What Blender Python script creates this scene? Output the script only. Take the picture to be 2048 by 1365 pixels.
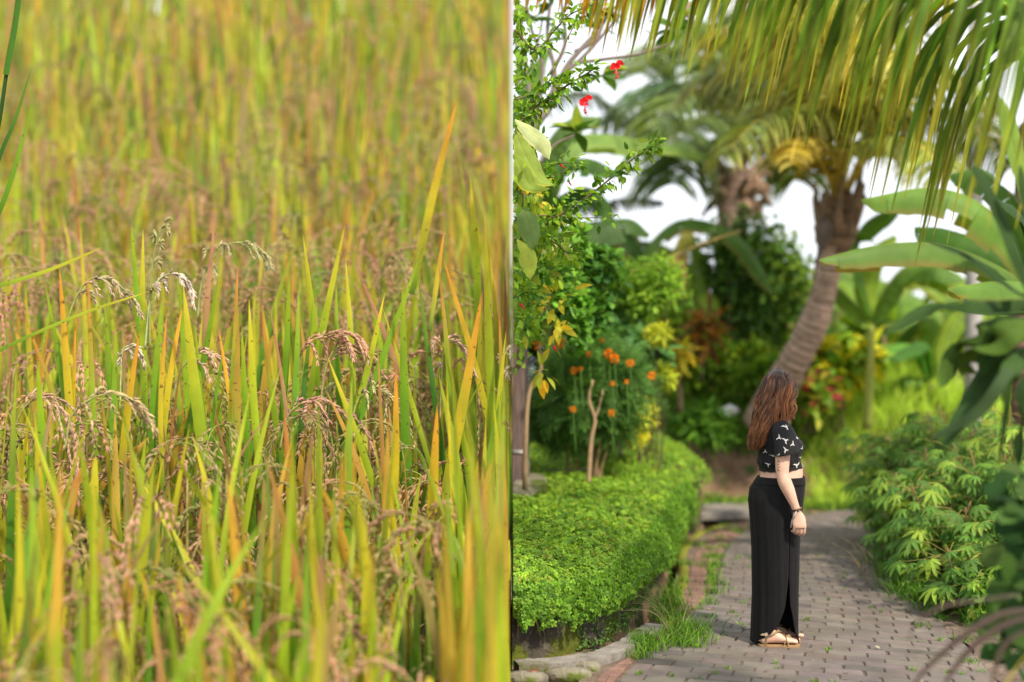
import bpy, math, random
import numpy as np
from mathutils import Vector
from mathutils.bvhtree import BVHTree

R = math.radians
rng = np.random.default_rng(7)
random.seed(7)
scene = bpy.context.scene
for _o in list(bpy.data.objects):
    bpy.data.objects.remove(_o)

# ------------------------------------------------------------------ camera
F = 2331.0           # focal length in photo pixels (2048 wide)
HZ = 757.0           # horizon row
CH = 1.6             # eye height
cam_d = bpy.data.cameras.new('camera')
cam = bpy.data.objects.new('camera', cam_d)
scene.collection.objects.link(cam)
cam.location = (0, 0, CH)
cam.rotation_euler = (R(90), 0, 0)
cam_d.sensor_width = 36
cam_d.lens = F / 2048 * 36
cam_d.shift_y = (HZ - 682.5) / 2048
cam_d.clip_start = 0.05
cam_d.clip_end = 2000
cam_d.dof.use_dof = True
cam_d.dof.focus_distance = 7.0
cam_d.dof.aperture_fstop = 0.60
scene.camera = cam

def P(px, py, Y):
    return np.array([(px - 1024) * Y / F, Y, CH - (py - HZ) * Y / F])

# ------------------------------------------------------------------ world, sun, exposure
SUN_EL, SUN_AZ = 46, 150          # azimuth the light comes from, degrees clockwise from +Y
world = bpy.data.worlds.new('World'); scene.world = world
world.use_nodes = True
nt = world.node_tree; nt.nodes.clear()
wo = nt.nodes.new('ShaderNodeOutputWorld')
sky = nt.nodes.new('ShaderNodeTexSky'); sky.sky_type = 'NISHITA'; sky.sun_disc = False
sky.sun_elevation = R(SUN_EL); sky.sun_rotation = R(SUN_AZ)
sky.dust_density = 3.0; sky.air_density = 1.0
b1 = nt.nodes.new('ShaderNodeBackground'); b1.inputs['Strength'].default_value = 0.12
nt.links.new(sky.outputs[0], b1.inputs['Color'])
b2 = nt.nodes.new('ShaderNodeBackground')
b2.inputs['Color'].default_value = (0.93, 0.96, 1.0, 1); b2.inputs['Strength'].default_value = 1.18
tc = nt.nodes.new('ShaderNodeTexCoord')
nz = nt.nodes.new('ShaderNodeTexNoise'); nz.inputs['Scale'].default_value = 3.0
nz.inputs['Detail'].default_value = 6
nt.links.new(tc.outputs['Generated'], nz.inputs['Vector'])
rp = nt.nodes.new('ShaderNodeMapRange')
rp.inputs['From Min'].default_value = 0.35; rp.inputs['From Max'].default_value = 0.6
rp.inputs['To Min'].default_value = 0.72; rp.inputs['To Max'].default_value = 1.0
nt.links.new(nz.outputs['Fac'], rp.inputs['Value'])
mx = nt.nodes.new('ShaderNodeMixShader')
nt.links.new(rp.outputs[0], mx.inputs[0])
nt.links.new(b1.outputs[0], mx.inputs[1]); nt.links.new(b2.outputs[0], mx.inputs[2])
nt.links.new(mx.outputs[0], wo.inputs['Surface'])

sl = bpy.data.lights.new('sun', 'SUN'); sl.energy = 3.9; sl.angle = R(3); sl.color = (1.0, 0.89, 0.71)
so = bpy.data.objects.new('sun', sl); scene.collection.objects.link(so)
_az = R(SUN_AZ)
_d = Vector((math.sin(_az) * math.cos(R(SUN_EL)), math.cos(_az) * math.cos(R(SUN_EL)), math.sin(R(SUN_EL))))
so.rotation_euler = _d.to_track_quat('Z', 'Y').to_euler()
so.location = (0, -10, 20)

scene.view_settings.view_transform = 'Standard'
scene.view_settings.look = 'None'
scene.view_settings.exposure = 0.42
scene.view_settings.gamma = 1
scene.view_settings.use_curve_mapping = False
scene.render.engine = 'CYCLES'
scene.cycles.max_bounces = 8
scene.cycles.transparent_max_bounces = 8

# ------------------------------------------------------------------ materials
def mat_new(name):
    m = bpy.data.materials.new(name); m.use_nodes = True
    m.node_tree.nodes.clear()
    return m, m.node_tree.nodes, m.node_tree.links

def leafmat(name, transl=0.35, rough=0.5, spec=0.4, mottle=0.25, nscale=9.0, tcol=(1.15, 1.1, 0.5), spots=0.0):
    """foliage: colour from the attribute, natural mottling, light passing through the blade"""
    m, N, L = mat_new(name)
    out = N.new('ShaderNodeOutputMaterial')
    at = N.new('ShaderNodeAttribute'); at.attribute_name = 'Col'
    co = N.new('ShaderNodeTexCoord')
    no = N.new('ShaderNodeTexNoise'); no.inputs['Scale'].default_value = nscale; no.inputs['Detail'].default_value = 4
    L.new(co.outputs['Object'], no.inputs['Vector'])
    mr = N.new('ShaderNodeMapRange')
    mr.inputs['From Min'].default_value = 0.3; mr.inputs['From Max'].default_value = 0.7
    mr.inputs['To Min'].default_value = 1 - mottle; mr.inputs['To Max'].default_value = 1 + mottle
    L.new(no.outputs['Fac'], mr.inputs['Value'])
    mu = N.new('ShaderNodeVectorMath'); mu.operation = 'SCALE'
    L.new(at.outputs['Color'], mu.inputs[0]); L.new(mr.outputs[0], mu.inputs['Scale'])
    src = mu.outputs[0]
    if spots > 0:
        n2 = N.new('ShaderNodeTexNoise'); n2.inputs['Scale'].default_value = 38; n2.inputs['Detail'].default_value = 2
        L.new(co.outputs['Object'], n2.inputs['Vector'])
        m2 = N.new('ShaderNodeMapRange')
        m2.inputs['From Min'].default_value = 0.66; m2.inputs['From Max'].default_value = 0.72
        m2.inputs['To Min'].default_value = 0; m2.inputs['To Max'].default_value = spots
        L.new(n2.outputs['Fac'], m2.inputs['Value'])
        mc = N.new('ShaderNodeMix'); mc.data_type = 'RGBA'
        L.new(m2.outputs[0], mc.inputs[0]); L.new(src, mc.inputs[6])
        mc.inputs[7].default_value = (0.13, 0.045, 0.015, 1)
        src = mc.outputs[2]
    pb = N.new('ShaderNodeBsdfPrincipled')
    pb.inputs['Roughness'].default_value = rough
    pb.inputs['Specular IOR Level'].default_value = spec
    L.new(src, pb.inputs['Base Color'])
    tr = N.new('ShaderNodeBsdfTranslucent')
    tm = N.new('ShaderNodeVectorMath'); tm.operation = 'MULTIPLY'
    tm.inputs[1].default_value = tcol
    L.new(src, tm.inputs[0]); L.new(tm.outputs[0], tr.inputs['Color'])
    ms = N.new('ShaderNodeMixShader'); ms.inputs[0].default_value = transl
    L.new(pb.outputs[0], ms.inputs[1]); L.new(tr.outputs[0], ms.inputs[2])
    L.new(ms.outputs[0], out.inputs['Surface'])
    return m

def surfmat(name, c1, c2, scale=6.0, rough=0.85, bump=0.3, bscale=40.0, spec=0.3, attr=False, moss=None, moss_amt=0.5, metal=0.0, dist=0.02, stretch=None):
    m, N, L = mat_new(name)
    out = N.new('ShaderNodeOutputMaterial'); pb = N.new('ShaderNodeBsdfPrincipled')
    L.new(pb.outputs[0], out.inputs['Surface'])
    co = N.new('ShaderNodeTexCoord')
    vec = co.outputs['Object']
    if stretch:
        mp = N.new('ShaderNodeMapping'); mp.inputs['Scale'].default_value = stretch
        L.new(vec, mp.inputs['Vector']); vec = mp.outputs[0]
    no = N.new('ShaderNodeTexNoise'); no.inputs['Scale'].default_value = scale; no.inputs['Detail'].default_value = 8
    no.inputs['Roughness'].default_value = 0.65
    L.new(vec, no.inputs['Vector'])
    mr = N.new('ShaderNodeMapRange'); mr.inputs['From Min'].default_value = 0.33; mr.inputs['From Max'].default_value = 0.67
    L.new(no.outputs['Fac'], mr.inputs['Value'])
    mc = N.new('ShaderNodeMix'); mc.data_type = 'RGBA'
    L.new(mr.outputs[0], mc.inputs[0])
    mc.inputs[6].default_value = (*c1, 1); mc.inputs[7].default_value = (*c2, 1)
    src = mc.outputs[2]
    if moss:
        n3 = N.new('ShaderNodeTexNoise'); n3.inputs['Scale'].default_value = 3.5; n3.inputs['Detail'].default_value = 8
        L.new(co.outputs['Object'], n3.inputs['Vector'])
        m3 = N.new('ShaderNodeMapRange')
        m3.inputs['From Min'].default_value = 0.62 - moss_amt * 0.3; m3.inputs['From Max'].default_value = 0.7 - moss_amt * 0.3
        L.new(n3.outputs['Fac'], m3.inputs['Value'])
        mm = N.new('ShaderNodeMix'); mm.data_type = 'RGBA'
        L.new(m3.outputs[0], mm.inputs[0]); L.new(src, mm.inputs[6]); mm.inputs[7].default_value = (*moss, 1)
        src = mm.outputs[2]
    if attr:
        at = N.new('ShaderNodeAttribute'); at.attribute_name = 'Col'
        mu = N.new('ShaderNodeVectorMath'); mu.operation = 'MULTIPLY'
        L.new(at.outputs['Color'], mu.inputs[0]); L.new(src, mu.inputs[1])
        src = mu.outputs[0]
    L.new(src, pb.inputs['Base Color'])
    pb.inputs['Roughness'].default_value = rough
    pb.inputs['Specular IOR Level'].default_value = spec
    pb.inputs['Metallic'].default_value = metal
    if bump:
        nb = N.new('ShaderNodeTexNoise'); nb.inputs['Scale'].default_value = bscale; nb.inputs['Detail'].default_value = 6
        L.new(vec, nb.inputs['Vector'])
        bp = N.new('ShaderNodeBump'); bp.inputs['Strength'].default_value = bump; bp.inputs['Distance'].default_value = dist
        L.new(nb.outputs['Fac'], bp.inputs['Height']); L.new(bp.outputs[0], pb.inputs['Normal'])
    return m, pb

M = {}
M['rice'] = leafmat('rice_blade', transl=0.42, rough=0.5, spec=0.3, mottle=0.16, nscale=5, spots=0.8)
M['grain'] = leafmat('rice_grain', transl=0.12, rough=0.55, spec=0.35, mottle=0.25, nscale=30)
M['leaf'] = leafmat('leaf', transl=0.38, rough=0.55, spec=0.22, mottle=0.22, nscale=12)
M['leaf_dark'] = leafmat('leaf_dark', transl=0.25, rough=0.65, spec=0.1, mottle=0.2, nscale=7)
M['banana'] = leafmat('banana_leaf', transl=0.48, rough=0.5, spec=0.25, mottle=0.18, nscale=5)
M['frond'] = leafmat('palm_leaflet', transl=0.42, rough=0.5, spec=0.22, mottle=0.3, nscale=6)
M['petal'] = leafmat('petal', transl=0.35, rough=0.6, spec=0.2, mottle=0.1, tcol=(1, 1, 1))
M['grass'] = leafmat('grass_blade', transl=0.4, rough=0.55, spec=0.25, mottle=0.2, nscale=4)
M['stem'], _ = surfmat('plant_stem', (0.8, 0.8, 0.8), (1.1, 1.05, 1.0), 20, attr=True, bump=0.4, bscale=60, dist=0.005)
M['bark'], _ = surfmat('palm_bark', (0.6, 0.58, 0.55), (1.25, 1.2, 1.15), 9, attr=True, bump=0.8, bscale=30, dist=0.03, stretch=(1, 1, 2.2))
M['paver'], _ = surfmat('paver', (0.75, 0.74, 0.73), (1.15, 1.13, 1.1), 5, attr=True, rough=0.75, bump=0.5, bscale=90, dist=0.006, spec=0.35)
M['dirt'], _ = surfmat('dirt', (0.10, 0.07, 0.05), (0.24, 0.18, 0.14), 5, bump=0.8, bscale=30, dist=0.03)
M['joint'], _ = surfmat('sandy_joint', (0.09, 0.072, 0.056), (0.22, 0.18, 0.14), 14, bump=0.8, bscale=70, dist=0.01)
M['soil'], _ = surfmat('bank_soil', (0.13, 0.075, 0.045), (0.34, 0.22, 0.14), 2.5, bump=1, bscale=9, dist=0.12, moss=(0.05, 0.10, 0.015), moss_amt=0.35)
M['field_soil'], _ = surfmat('field_soil', (0.09, 0.055, 0.025), (0.16, 0.11, 0.04), 2.5, bump=1, bscale=9, dist=0.1)
M['concrete'], _ = surfmat('old_concrete', (0.15, 0.13, 0.115), (0.34, 0.31, 0.28), 7, bump=0.7, bscale=45, dist=0.015, moss=(0.11, 0.11, 0.03), moss_amt=0.15)
M['mosswall'], _ = surfmat('mossy_wall', (0.035, 0.028, 0.022), (0.13, 0.11, 0.09), 5, bump=0.9, bscale=25, dist=0.03, moss=(0.10, 0.115, 0.012), moss_amt=0.5)
M['mossedge'], _ = surfmat('moss_edge', (0.10, 0.08, 0.03), (0.26, 0.22, 0.05), 9, bump=0.9, bscale=50, dist=0.02, moss=(0.20, 0.21, 0.02), moss_amt=0.8)
M['water'], _pb = surfmat('ditch_water', (0.03, 0.025, 0.015), (0.07, 0.055, 0.035), 3, rough=0.08, bump=0.12, bscale=12, dist=0.02, spec=0.6)
M['wood'], _ = surfmat('weathered_wood', (0.10, 0.065, 0.06), (0.21, 0.15, 0.14), 6, bump=0.6, bscale=30, dist=0.01, stretch=(9, 9, 0.8))
M['stone'], _ = surfmat('stone', (0.14, 0.12, 0.08), (0.33, 0.30, 0.24), 6, bump=0.8, bscale=25, dist=0.03, moss=(0.10, 0.13, 0.02), moss_amt=0.4)
M['pole'], _ = surfmat('concrete_pole', (0.33, 0.32, 0.33), (0.5, 0.48, 0.47), 4, bump=0.2)
M['wire'], _ = surfmat('steel_wire', (0.5, 0.5, 0.5), (0.75, 0.75, 0.75), 30, rough=0.35, metal=0.9, bump=0)
M['plastic'], _ = surfmat('white_plastic', (0.62, 0.64, 0.68), (0.85, 0.86, 0.88), 8, rough=0.5, bump=0.6, bscale=12, dist=0.03)
M['skin'], _pb = surfmat('skin', (0.60, 0.36, 0.27), (0.70, 0.45, 0.35), 18, rough=0.5, bump=0.12, bscale=120, dist=0.003, spec=0.4)
_pb.inputs['Subsurface Weight'].default_value = 0.15
_pb.inputs['Subsurface Radius'].default_value = (0.02, 0.008, 0.004)
_pb.inputs['Subsurface Scale'].default_value = 0.5
M['skirt'], _pb = surfmat('black_cotton', (0.006, 0.006, 0.007), (0.013, 0.012, 0.014), 30, rough=0.8, bump=0.35, bscale=60, dist=0.006, stretch=(6, 6, 0.4))
_pb.inputs['Sheen Weight'].default_value = 0.03; _pb.inputs['Specular IOR Level'].default_value = 0.15
M['blouse'], _pb = surfmat('black_viscose', (0.008, 0.008, 0.010), (0.016, 0.015, 0.018), 30, rough=0.75, bump=0.5, bscale=22, dist=0.012, stretch=(2.5, 2.5, 0.7))
_pb.inputs['Sheen Weight'].default_value = 0.03; _pb.inputs['Specular IOR Level'].default_value = 0.2
M['print'], _ = surfmat('white_print', (0.62, 0.6, 0.57), (0.78, 0.76, 0.73), 30, bump=0)
M['ink'], _ = surfmat('tattoo_ink', (0.09, 0.06, 0.055), (0.15, 0.10, 0.09), 60, bump=0)
M['sole'], _ = surfmat('tan_sole', (0.22, 0.13, 0.06), (0.34, 0.21, 0.11), 40, bump=0.3, bscale=150, dist=0.003)
M['strap'], _ = surfmat('gold_strap', (0.36, 0.26, 0.14), (0.5, 0.38, 0.22), 40, rough=0.4, bump=0.2, bscale=150, dist=0.002, metal=0.3)
M['eye'], _ = surfmat('eye', (0.7, 0.7, 0.7), (0.75, 0.75, 0.75), 5, rough=0.1, bump=0)
M['bead'], _ = surfmat('bracelet_bead', (0.8, 0.8, 0.8), (1.1, 1.1, 1.1), 50, attr=True, rough=0.35, bump=0)
# hair
_m, _N, _L = mat_new('hair')
_o = _N.new('ShaderNodeOutputMaterial'); _p = _N.new('ShaderNodeBsdfPrincipled'); _a = _N.new('ShaderNodeAttribute'); _a.attribute_name = 'Col'
_L.new(_a.outputs['Color'], _p.inputs['Base Color']); _L.new(_p.outputs[0], _o.inputs['Surface'])
_p.inputs['Roughness'].default_value = 0.38; _p.inputs['Specular IOR Level'].default_value = 0.5
M['hair'] = _m

# ------------------------------------------------------------------ mesh helpers
def nrm(a):
    return a / np.maximum(np.linalg.norm(a, axis=-1, keepdims=True), 1e-9)

def catmull(pts, n):
    pts = np.asarray(pts, float)
    if len(pts) == 2:
        t = np.linspace(0, 1, n)[:, None]
        return pts[0] * (1 - t) + pts[1] * t
    p = np.vstack([2 * pts[0] - pts[1], pts, 2 * pts[-1] - pts[-2]])
    k = len(pts) - 1
    t = np.linspace(0, k, n); i = np.minimum(t.astype(int), k - 1); u = (t - i)[:, None]
    a, b, c, d = p[i], p[i + 1], p[i + 2], p[i + 3]
    return 0.5 * ((2 * b) + (-a + c) * u + (2 * a - 5 * b + 4 * c - d) * u ** 2 + (-a + 3 * b - 3 * c + d) * u ** 3)

class G:
    """mesh collector; clip=1 keeps only pieces with x>0 (garden side), clip=-1 only x<0 (rice side)"""
    def __init__(s, clip=0):
        s.v = []; s.q = []; s.t = []; s.c = []; s.n = 0; s.clip = clip
    def _keep(s, V):          # V [B,K,3]
        if s.clip == 0: return np.ones(len(V), bool)
        x = V[:, :, 0]
        return (x.min(1) > 0.004) if s.clip > 0 else (x.max(1) < -0.004)
    def add(s, V, C, quads=None, tris=None):
        V = np.asarray(V, float).reshape(-1, 3)
        C = np.asarray(C, float)
        if C.ndim == 1: C = np.tile(C, (len(V), 1))
        if quads is not None and len(quads): s.q.append(np.asarray(quads, int) + s.n)
        if tris is not None and len(tris): s.t.append(np.asarray(tris, int) + s.n)
        s.v.append(V); s.c.append(C.reshape(-1, 3)); s.n += len(V)
    def batch(s, V, C, quads=None, tris=None):
        """V [B,K,3]; C [B,K,3] or [B,3]; same topology for every item"""
        if len(V) == 0: return
        if C.ndim == 2: C = np.repeat(C[:, None, :], V.shape[1], 1)
        if s.clip:                       # a piece that straddles the field's edge is moved to its own side
            x = V[:, :, 0]; V = V.copy()
            if s.clip > 0: d_ = np.where((x.min(1) < .005) & (x.max(1) > .005) & (x.min(1) > -.25), .006 - x.min(1), 0)
            else: d_ = np.where((x.max(1) > -.005) & (x.min(1) < -.005) & (x.max(1) < .3), -.006 - x.max(1), 0)
            V[:, :, 0] += d_[:, None]
        k = s._keep(V); V = V[k]; C = C[k]
        B, K = V.shape[:2]
        if B == 0: return
        off = (np.arange(B) * K)[:, None, None]
        q = (np.asarray(quads)[None] + off).reshape(-1, 4) if quads is not None and len(quads) else None
        t = (np.asarray(tris)[None] + off).reshape(-1, 3) if tris is not None and len(tris) else None
        s.add(V.reshape(-1, 3), C.reshape(-1, 3), q, t)
    def ribbons(s, Pt, W, side, C, fold=0.0, nor=None):
        """Pt [B,N,3], W [B,N] half width, side [B,N,3] or [B,3]"""
        B, N = Pt.shape[:2]
        if side.ndim == 2: side = np.repeat(side[:, None, :], N, 1)
        if C.ndim == 2: C = np.repeat(C[:, None, :], N, 1)
        W = np.broadcast_to(W, (B, N))
        if fold:
            T = np.gradient(Pt, axis=1)
            nn = nrm(np.cross(nrm(T), side))
            mid = Pt - nn * (W * fold)[..., None]
            V = np.stack([Pt - side * W[..., None], mid, Pt + side * W[..., None]], 2)
            V = V.reshape(B, N * 3, 3); Cc = np.repeat(C[:, :, None, :], 3, 2).reshape(B, N * 3, 3)
            i = np.arange(N - 1)[:, None] * 3
            q = np.concatenate([i + np.array([[0, 1, 4, 3]]), i + np.array([[1, 2, 5, 4]])])
        else:
            V = np.stack([Pt - side * W[..., None], Pt + side * W[..., None]], 2).reshape(B, N * 2, 3)
            Cc = np.repeat(C[:, :, None, :], 2, 2).reshape(B, N * 2, 3)
            i = np.arange(N - 1)[:, None] * 2
            q = i + np.array([[0, 1, 3, 2]])
        s.batch(V, Cc, quads=q)
    def tubes(s, Pt, Rd, C, k=6, cap=True):
        Pt = np.asarray(Pt, float)
        if Pt.ndim == 2: Pt = Pt[None]
        B, N = Pt.shape[:2]
        Rd = np.broadcast_to(np.asarray(Rd, float), (B, N))
        C = np.asarray(C, float)
        if C.ndim == 1: C = np.tile(C, (B, N, 1))
        elif C.ndim == 2: C = np.repeat(C[:, None, :], N, 1)
        T = nrm(np.gradient(Pt, axis=1))
        md = nrm(T.mean(1))
        ref = np.where(np.abs(md[:, 2:3]) < 0.8, np.array([[0, 0, 1.0]]), np.array([[0.0, 1, 0]]))
        S = nrm(np.cross(T, ref[:, None, :])); U = np.cross(T, S)
        a = np.arange(k) * 2 * math.pi / k
        V = Pt[:, :, None, :] + Rd[:, :, None, None] * (S[:, :, None, :] * np.cos(a)[None, None, :, None] + U[:, :, None, :] * np.sin(a)[None, None, :, None])
        V = V.reshape(B, N * k, 3)
        Cc = np.repeat(C[:, :, None, :], k, 2).reshape(B, N * k, 3)
        q = []
        for i in range(N - 1):
            for j in range(k):
                q.append([i * k + j, i * k + (j + 1) % k, (i + 1) * k + (j + 1) % k, (i + 1) * k + j])
        tr = []
        if cap:
            for j in range(1, k - 1):
                tr.append([0, j + 1, j]); o = (N - 1) * k; tr.append([o, o + j, o + j + 1])
        s.batch(V, Cc, quads=q, tris=tr)
    def inst(s, tpl, Mx, T, C):
        """tpl=(V,quads,tris,shade[K,3] or None), Mx [B,3,3] columns, T [B,3], C [B,3]"""
        V0, q, t, sh = tpl
        V = np.einsum('bij,kj->bki', Mx, V0) + T[:, None, :]
        Cc = np.repeat(C[:, None, :], len(V0), 1)
        if sh is not None: Cc = Cc * sh[None]
        s.batch(V, Cc, quads=q, tris=t)
    def grid(s, V, C):      # V [a,b,3]
        a, b = V.shape[:2]
        i, j = np.meshgrid(np.arange(a - 1), np.arange(b - 1), indexing='ij')
        o = (i * b + j).ravel()
        q = np.stack([o, o + 1, o + b + 1, o + b], 1)
        C = np.asarray(C, float)
        if C.ndim == 1: C = np.tile(C, (a * b, 1))
        s.add(V.reshape(-1, 3), C.reshape(-1, 3), q)
    def loft(s, rings, C, cap=True):      # rings [N,K,3]
        rings = np.asarray(rings, float); N, K = rings.shape[:2]
        q = []
        for i in range(N - 1):
            for j in range(K):
                q.append([i * K + j, i * K + (j + 1) % K, (i + 1) * K + (j + 1) % K, (i + 1) * K + j])
        tr = []; V = rings.reshape(-1, 3)
        if cap:
            V = np.vstack([V, rings[0].mean(0), rings[-1].mean(0)]); n = N * K
            for j in range(K):
                tr.append([n, (j + 1) % K, j]); o = (N - 1) * K; tr.append([n + 1, o + j, o + (j + 1) % K])
        s.add(V, C, q, tr)
    def box(s, c, h, C=(1, 1, 1), rz=0, ch=0.0):
        """chamfered box, centre c, half sizes h"""
        cx, cy, cz = c; hx, hy, hz = h
        lev = [(-hz, 1), (hz - ch, 1), (hz, None)] if ch else [(-hz, 1), (hz, 1)]
        V = []
        ca, sa = math.cos(rz), math.sin(rz)
        for z, f in lev:
            ax = hx - (ch if f is None else 0); ay = hy - (ch if f is None else 0)
            for sx, sy in ((-1, -1), (1, -1), (1, 1), (-1, 1)):
                x, y = sx * ax, sy * ay
                V.append((cx + x * ca - y * sa, cy + x * sa + y * ca, cz + z))
        q = [[0, 3, 2, 1]]
        for l in range(len(lev) - 1):
            for j in range(4):
                q.append([l * 4 + j, l * 4 + (j + 1) % 4, (l + 1) * 4 + (j + 1) % 4, (l + 1) * 4 + j])
        o = (len(lev) - 1) * 4; q.append([o, o + 1, o + 2, o + 3])
        s.add(V, np.array(C, float), q)
    def build(s, name, mat, parent=None, smooth=True):
        me = bpy.data.meshes.new(name)
        V = np.vstack(s.v) if s.v else np.zeros((0, 3)); C = np.vstack(s.c) if s.c else np.zeros((0, 3))
        q = np.vstack(s.q) if s.q else np.zeros((0, 4), int)
        t = np.vstack(s.t) if s.t else np.zeros((0, 3), int)
        loc = np.zeros(3)
        if parent is not None:
            p = parent; 
            while p is not None: loc = loc + np.array(p.location); p = p.parent
        elif len(V):
            loc = np.array([V[:, 0].mean(), V[:, 1].mean(), V[:, 2].min()])
        V = V - loc
        me.vertices.add(len(V)); me.vertices.foreach_set('co', V.astype(np.float32).ravel())
        nl = len(q) * 4 + len(t) * 3
        me.loops.add(nl)
        me.loops.foreach_set('vertex_index', np.concatenate([q.ravel(), t.ravel()]).astype(np.int32))
        me.polygons.add(len(q) + len(t))
        st = np.concatenate([np.arange(len(q)) * 4, len(q) * 4 + np.arange(len(t)) * 3]).astype(np.int32)
        me.polygons.foreach_set('loop_start', st)
        me.polygons.foreach_set('use_smooth', np.full(len(st), smooth))
        me.update(calc_edges=True)
        ca = me.color_attributes.new('Col', 'FLOAT_COLOR', 'POINT')
        ca.data.foreach_set('color', np.hstack([C, np.ones((len(C), 1))]).astype(np.float32).ravel())
        me.materials.append(M[mat] if isinstance(mat, str) else mat)
        o = bpy.data.objects.new(name, me)
        scene.collection.objects.link(o)
        if parent is not None: o.parent = parent
        else: o.location = loc
        return o

def tag(o, label=None, cat=None, group=None, kind=None):
    if label: o['label'] = label
    if cat: o['category'] = cat
    if group: o['group'] = group
    if kind: o['kind'] = kind
    return o
def thing(name, loc, label, cat, group=None):
    o = bpy.data.objects.new(name, None); scene.collection.objects.link(o)
    o.empty_display_size = 0.1
    o.location = tuple(float(a) for a in loc)
    return tag(o, label, cat, group)

def jit(c, n, a=0.2, hue=0.08):
    c = np.asarray(c, float)
    f = 1 + rng.uniform(-a, a, (n, 1))
    return np.clip(c[None] * f * (1 + rng.uniform(-hue, hue, (n, 3))), 0.001, 1)
def pick(pal, n, a=0.2, hue=0.06, w=None):
    pal = np.asarray(pal, float)
    i = rng.choice(len(pal), n, p=w)
    return np.clip(pal[i] * (1 + rng.uniform(-a, a, (n, 1))) * (1 + rng.uniform(-hue, hue, (n, 3))), 0.001, 1)

def frames(D, Nn):
    """columns side, dir, normal from direction D and approximate normal Nn"""
    D = nrm(D); S = nrm(np.cross(D, Nn)); U = np.cross(S, D)
    return np.stack([S, D, U], 2)

def leaf_tpl(l=1.0, w=0.5, n=4, fold=0.15, droop=0.25, point=1.0, wpos=0.4, base=0.0, tipc=None):
    t = np.linspace(0, 1, n + 1)
    W = w / 2 * np.where(t < wpos, np.sin(t / wpos * math.pi / 2), np.cos((t - wpos) / (1 - wpos) * math.pi / 2) ** point)
    y = base + t * l; z = -droop * t ** 2 * l
    V = []
    for i in range(n + 1):
        V += [(-W[i], y[i], z[i] + fold * W[i]), (0, y[i], z[i]), (W[i], y[i], z[i] + fold * W[i])]
    q = []
    for i in range(n):
        q += [[3 * i, 3 * i + 1, 3 * i + 4, 3 * i + 3], [3 * i + 1, 3 * i + 2, 3 * i + 5, 3 * i + 4]]
    sh = np.ones((len(V), 3)); sh[1::3] *= 1.12
    if tipc is not None:
        for i in range(n + 1): sh[3 * i:3 * i + 3] *= 1 + (np.array(tipc) - 1) * t[i]
    return (np.array(V), q, [], sh)
def merge_tpl(parts):      # parts: list of (tpl, 3x3, T, colormul)
    V = []; q = []; t = []; sh = []; n = 0
    for (v, qq, tt, s), Mx, T, cm in parts:
        V.append(v @ np.asarray(Mx).T + np.asarray(T)); sh.append(s * np.asarray(cm) if s is not None else np.tile(cm, (len(v), 1)))
        q += [[a + n for a in f] for f in qq]; t += [[a + n for a in f] for f in tt]; n += len(v)
    return (np.vstack(V), q, t, np.vstack(sh))
def rotz(a): c, s = math.cos(a), math.sin(a); return np.array([[c, -s, 0], [s, c, 0], [0, 0, 1.0]])
def rotx(a): c, s = math.cos(a), math.sin(a); return np.array([[1.0, 0, 0], [0, c, -s], [0, s, c]])

LEAF = leaf_tpl(1, 0.5, 4)
LEAFN = leaf_tpl(1, 0.22, 4, droop=0.35)
LEAFR = leaf_tpl(1, 0.72, 4, point=0.6, wpos=0.5)
LEAFS = leaf_tpl(1, 0.55, 2, droop=0.3)
# clover-like leaf of four leaflets (ground cover)
CLOVER = merge_tpl([(leaf_tpl(0.5, 0.34, 3, point=0.5, wpos=0.6, droop=0.15, base=0.05), rotz(a) , (0, 0, 0), (1, 1, 1)) for a in (R(35), R(-35), R(115), R(-115))])
# palmate cassava leaf
PALM7 = merge_tpl([(leaf_tpl(l, 0.24, 4, wpos=0.55, droop=0.3, fold=0.25, base=0.0), rotz(a) @ rotx(R(-12)), (0, 0, 0), (1, 1, 1))
                   for a, l in ((0, 1), (R(38), .95), (R(-38), .95), (R(78), .8), (R(-78), .8), (R(125), .55), (R(-125), .55))])
PALM5 = merge_tpl([(leaf_tpl(l, 0.26, 4, wpos=0.55, droop=0.4, fold=0.25, base=0.0), rotz(a) @ rotx(R(-15)), (0, 0, 0), (1, 1, 1))
                   for a, l in ((0, 1), (R(42), .9), (R(-42), .9), (R(92), .65), (R(-92), .65))])
# feathery leaf (marigold): many narrow leaflets on a rib
FEATH = merge_tpl([(leaf_tpl(0.34, 0.07, 2, droop=0.2), rotz(sg * R(58)), (0, y, -0.12 * y * y), (1, 1, 1)) for y in np.linspace(0.12, 0.88, 6) for sg in (-1, 1)]
                  + [(leaf_tpl(1.0, 0.05, 3, droop=0.12), np.eye(3), (0, 0, 0), (1, 1, 1)), (leaf_tpl(0.3, 0.08, 2, droop=0.1), np.eye(3), (0, 0.95, -0.12), (1, 1, 1))])

def rand_dirs(n, up=0.3):
    d = rng.normal(size=(n, 3)); d[:, 2] += up
    return nrm(d)

# ------------------------------------------------------------------ plan of the lane, ditch, bed
WALL = np.array([(0, 6.72), (0.3, 6.84), (0.55, 7.1), (0.70, 7.6), (0.95, 8.5), (1.22, 9.6), (1.47, 10.8), (1.80, 12.0), (2.1, 12.9)])
EDGE = np.array([(0.92, 7.30), (1.03, 7.9), (1.24, 8.8), (1.37, 9.6), (1.50, 10.6), (1.68, 11.4), (1.95, 12.2), (2.3, 12.75)])   # lane side of the ditch
def xwall(y): return np.interp(y, WALL[:, 1], WALL[:, 0])
def xedge(y): return np.interp(y, EDGE[:, 1], EDGE[:, 0])
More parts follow.
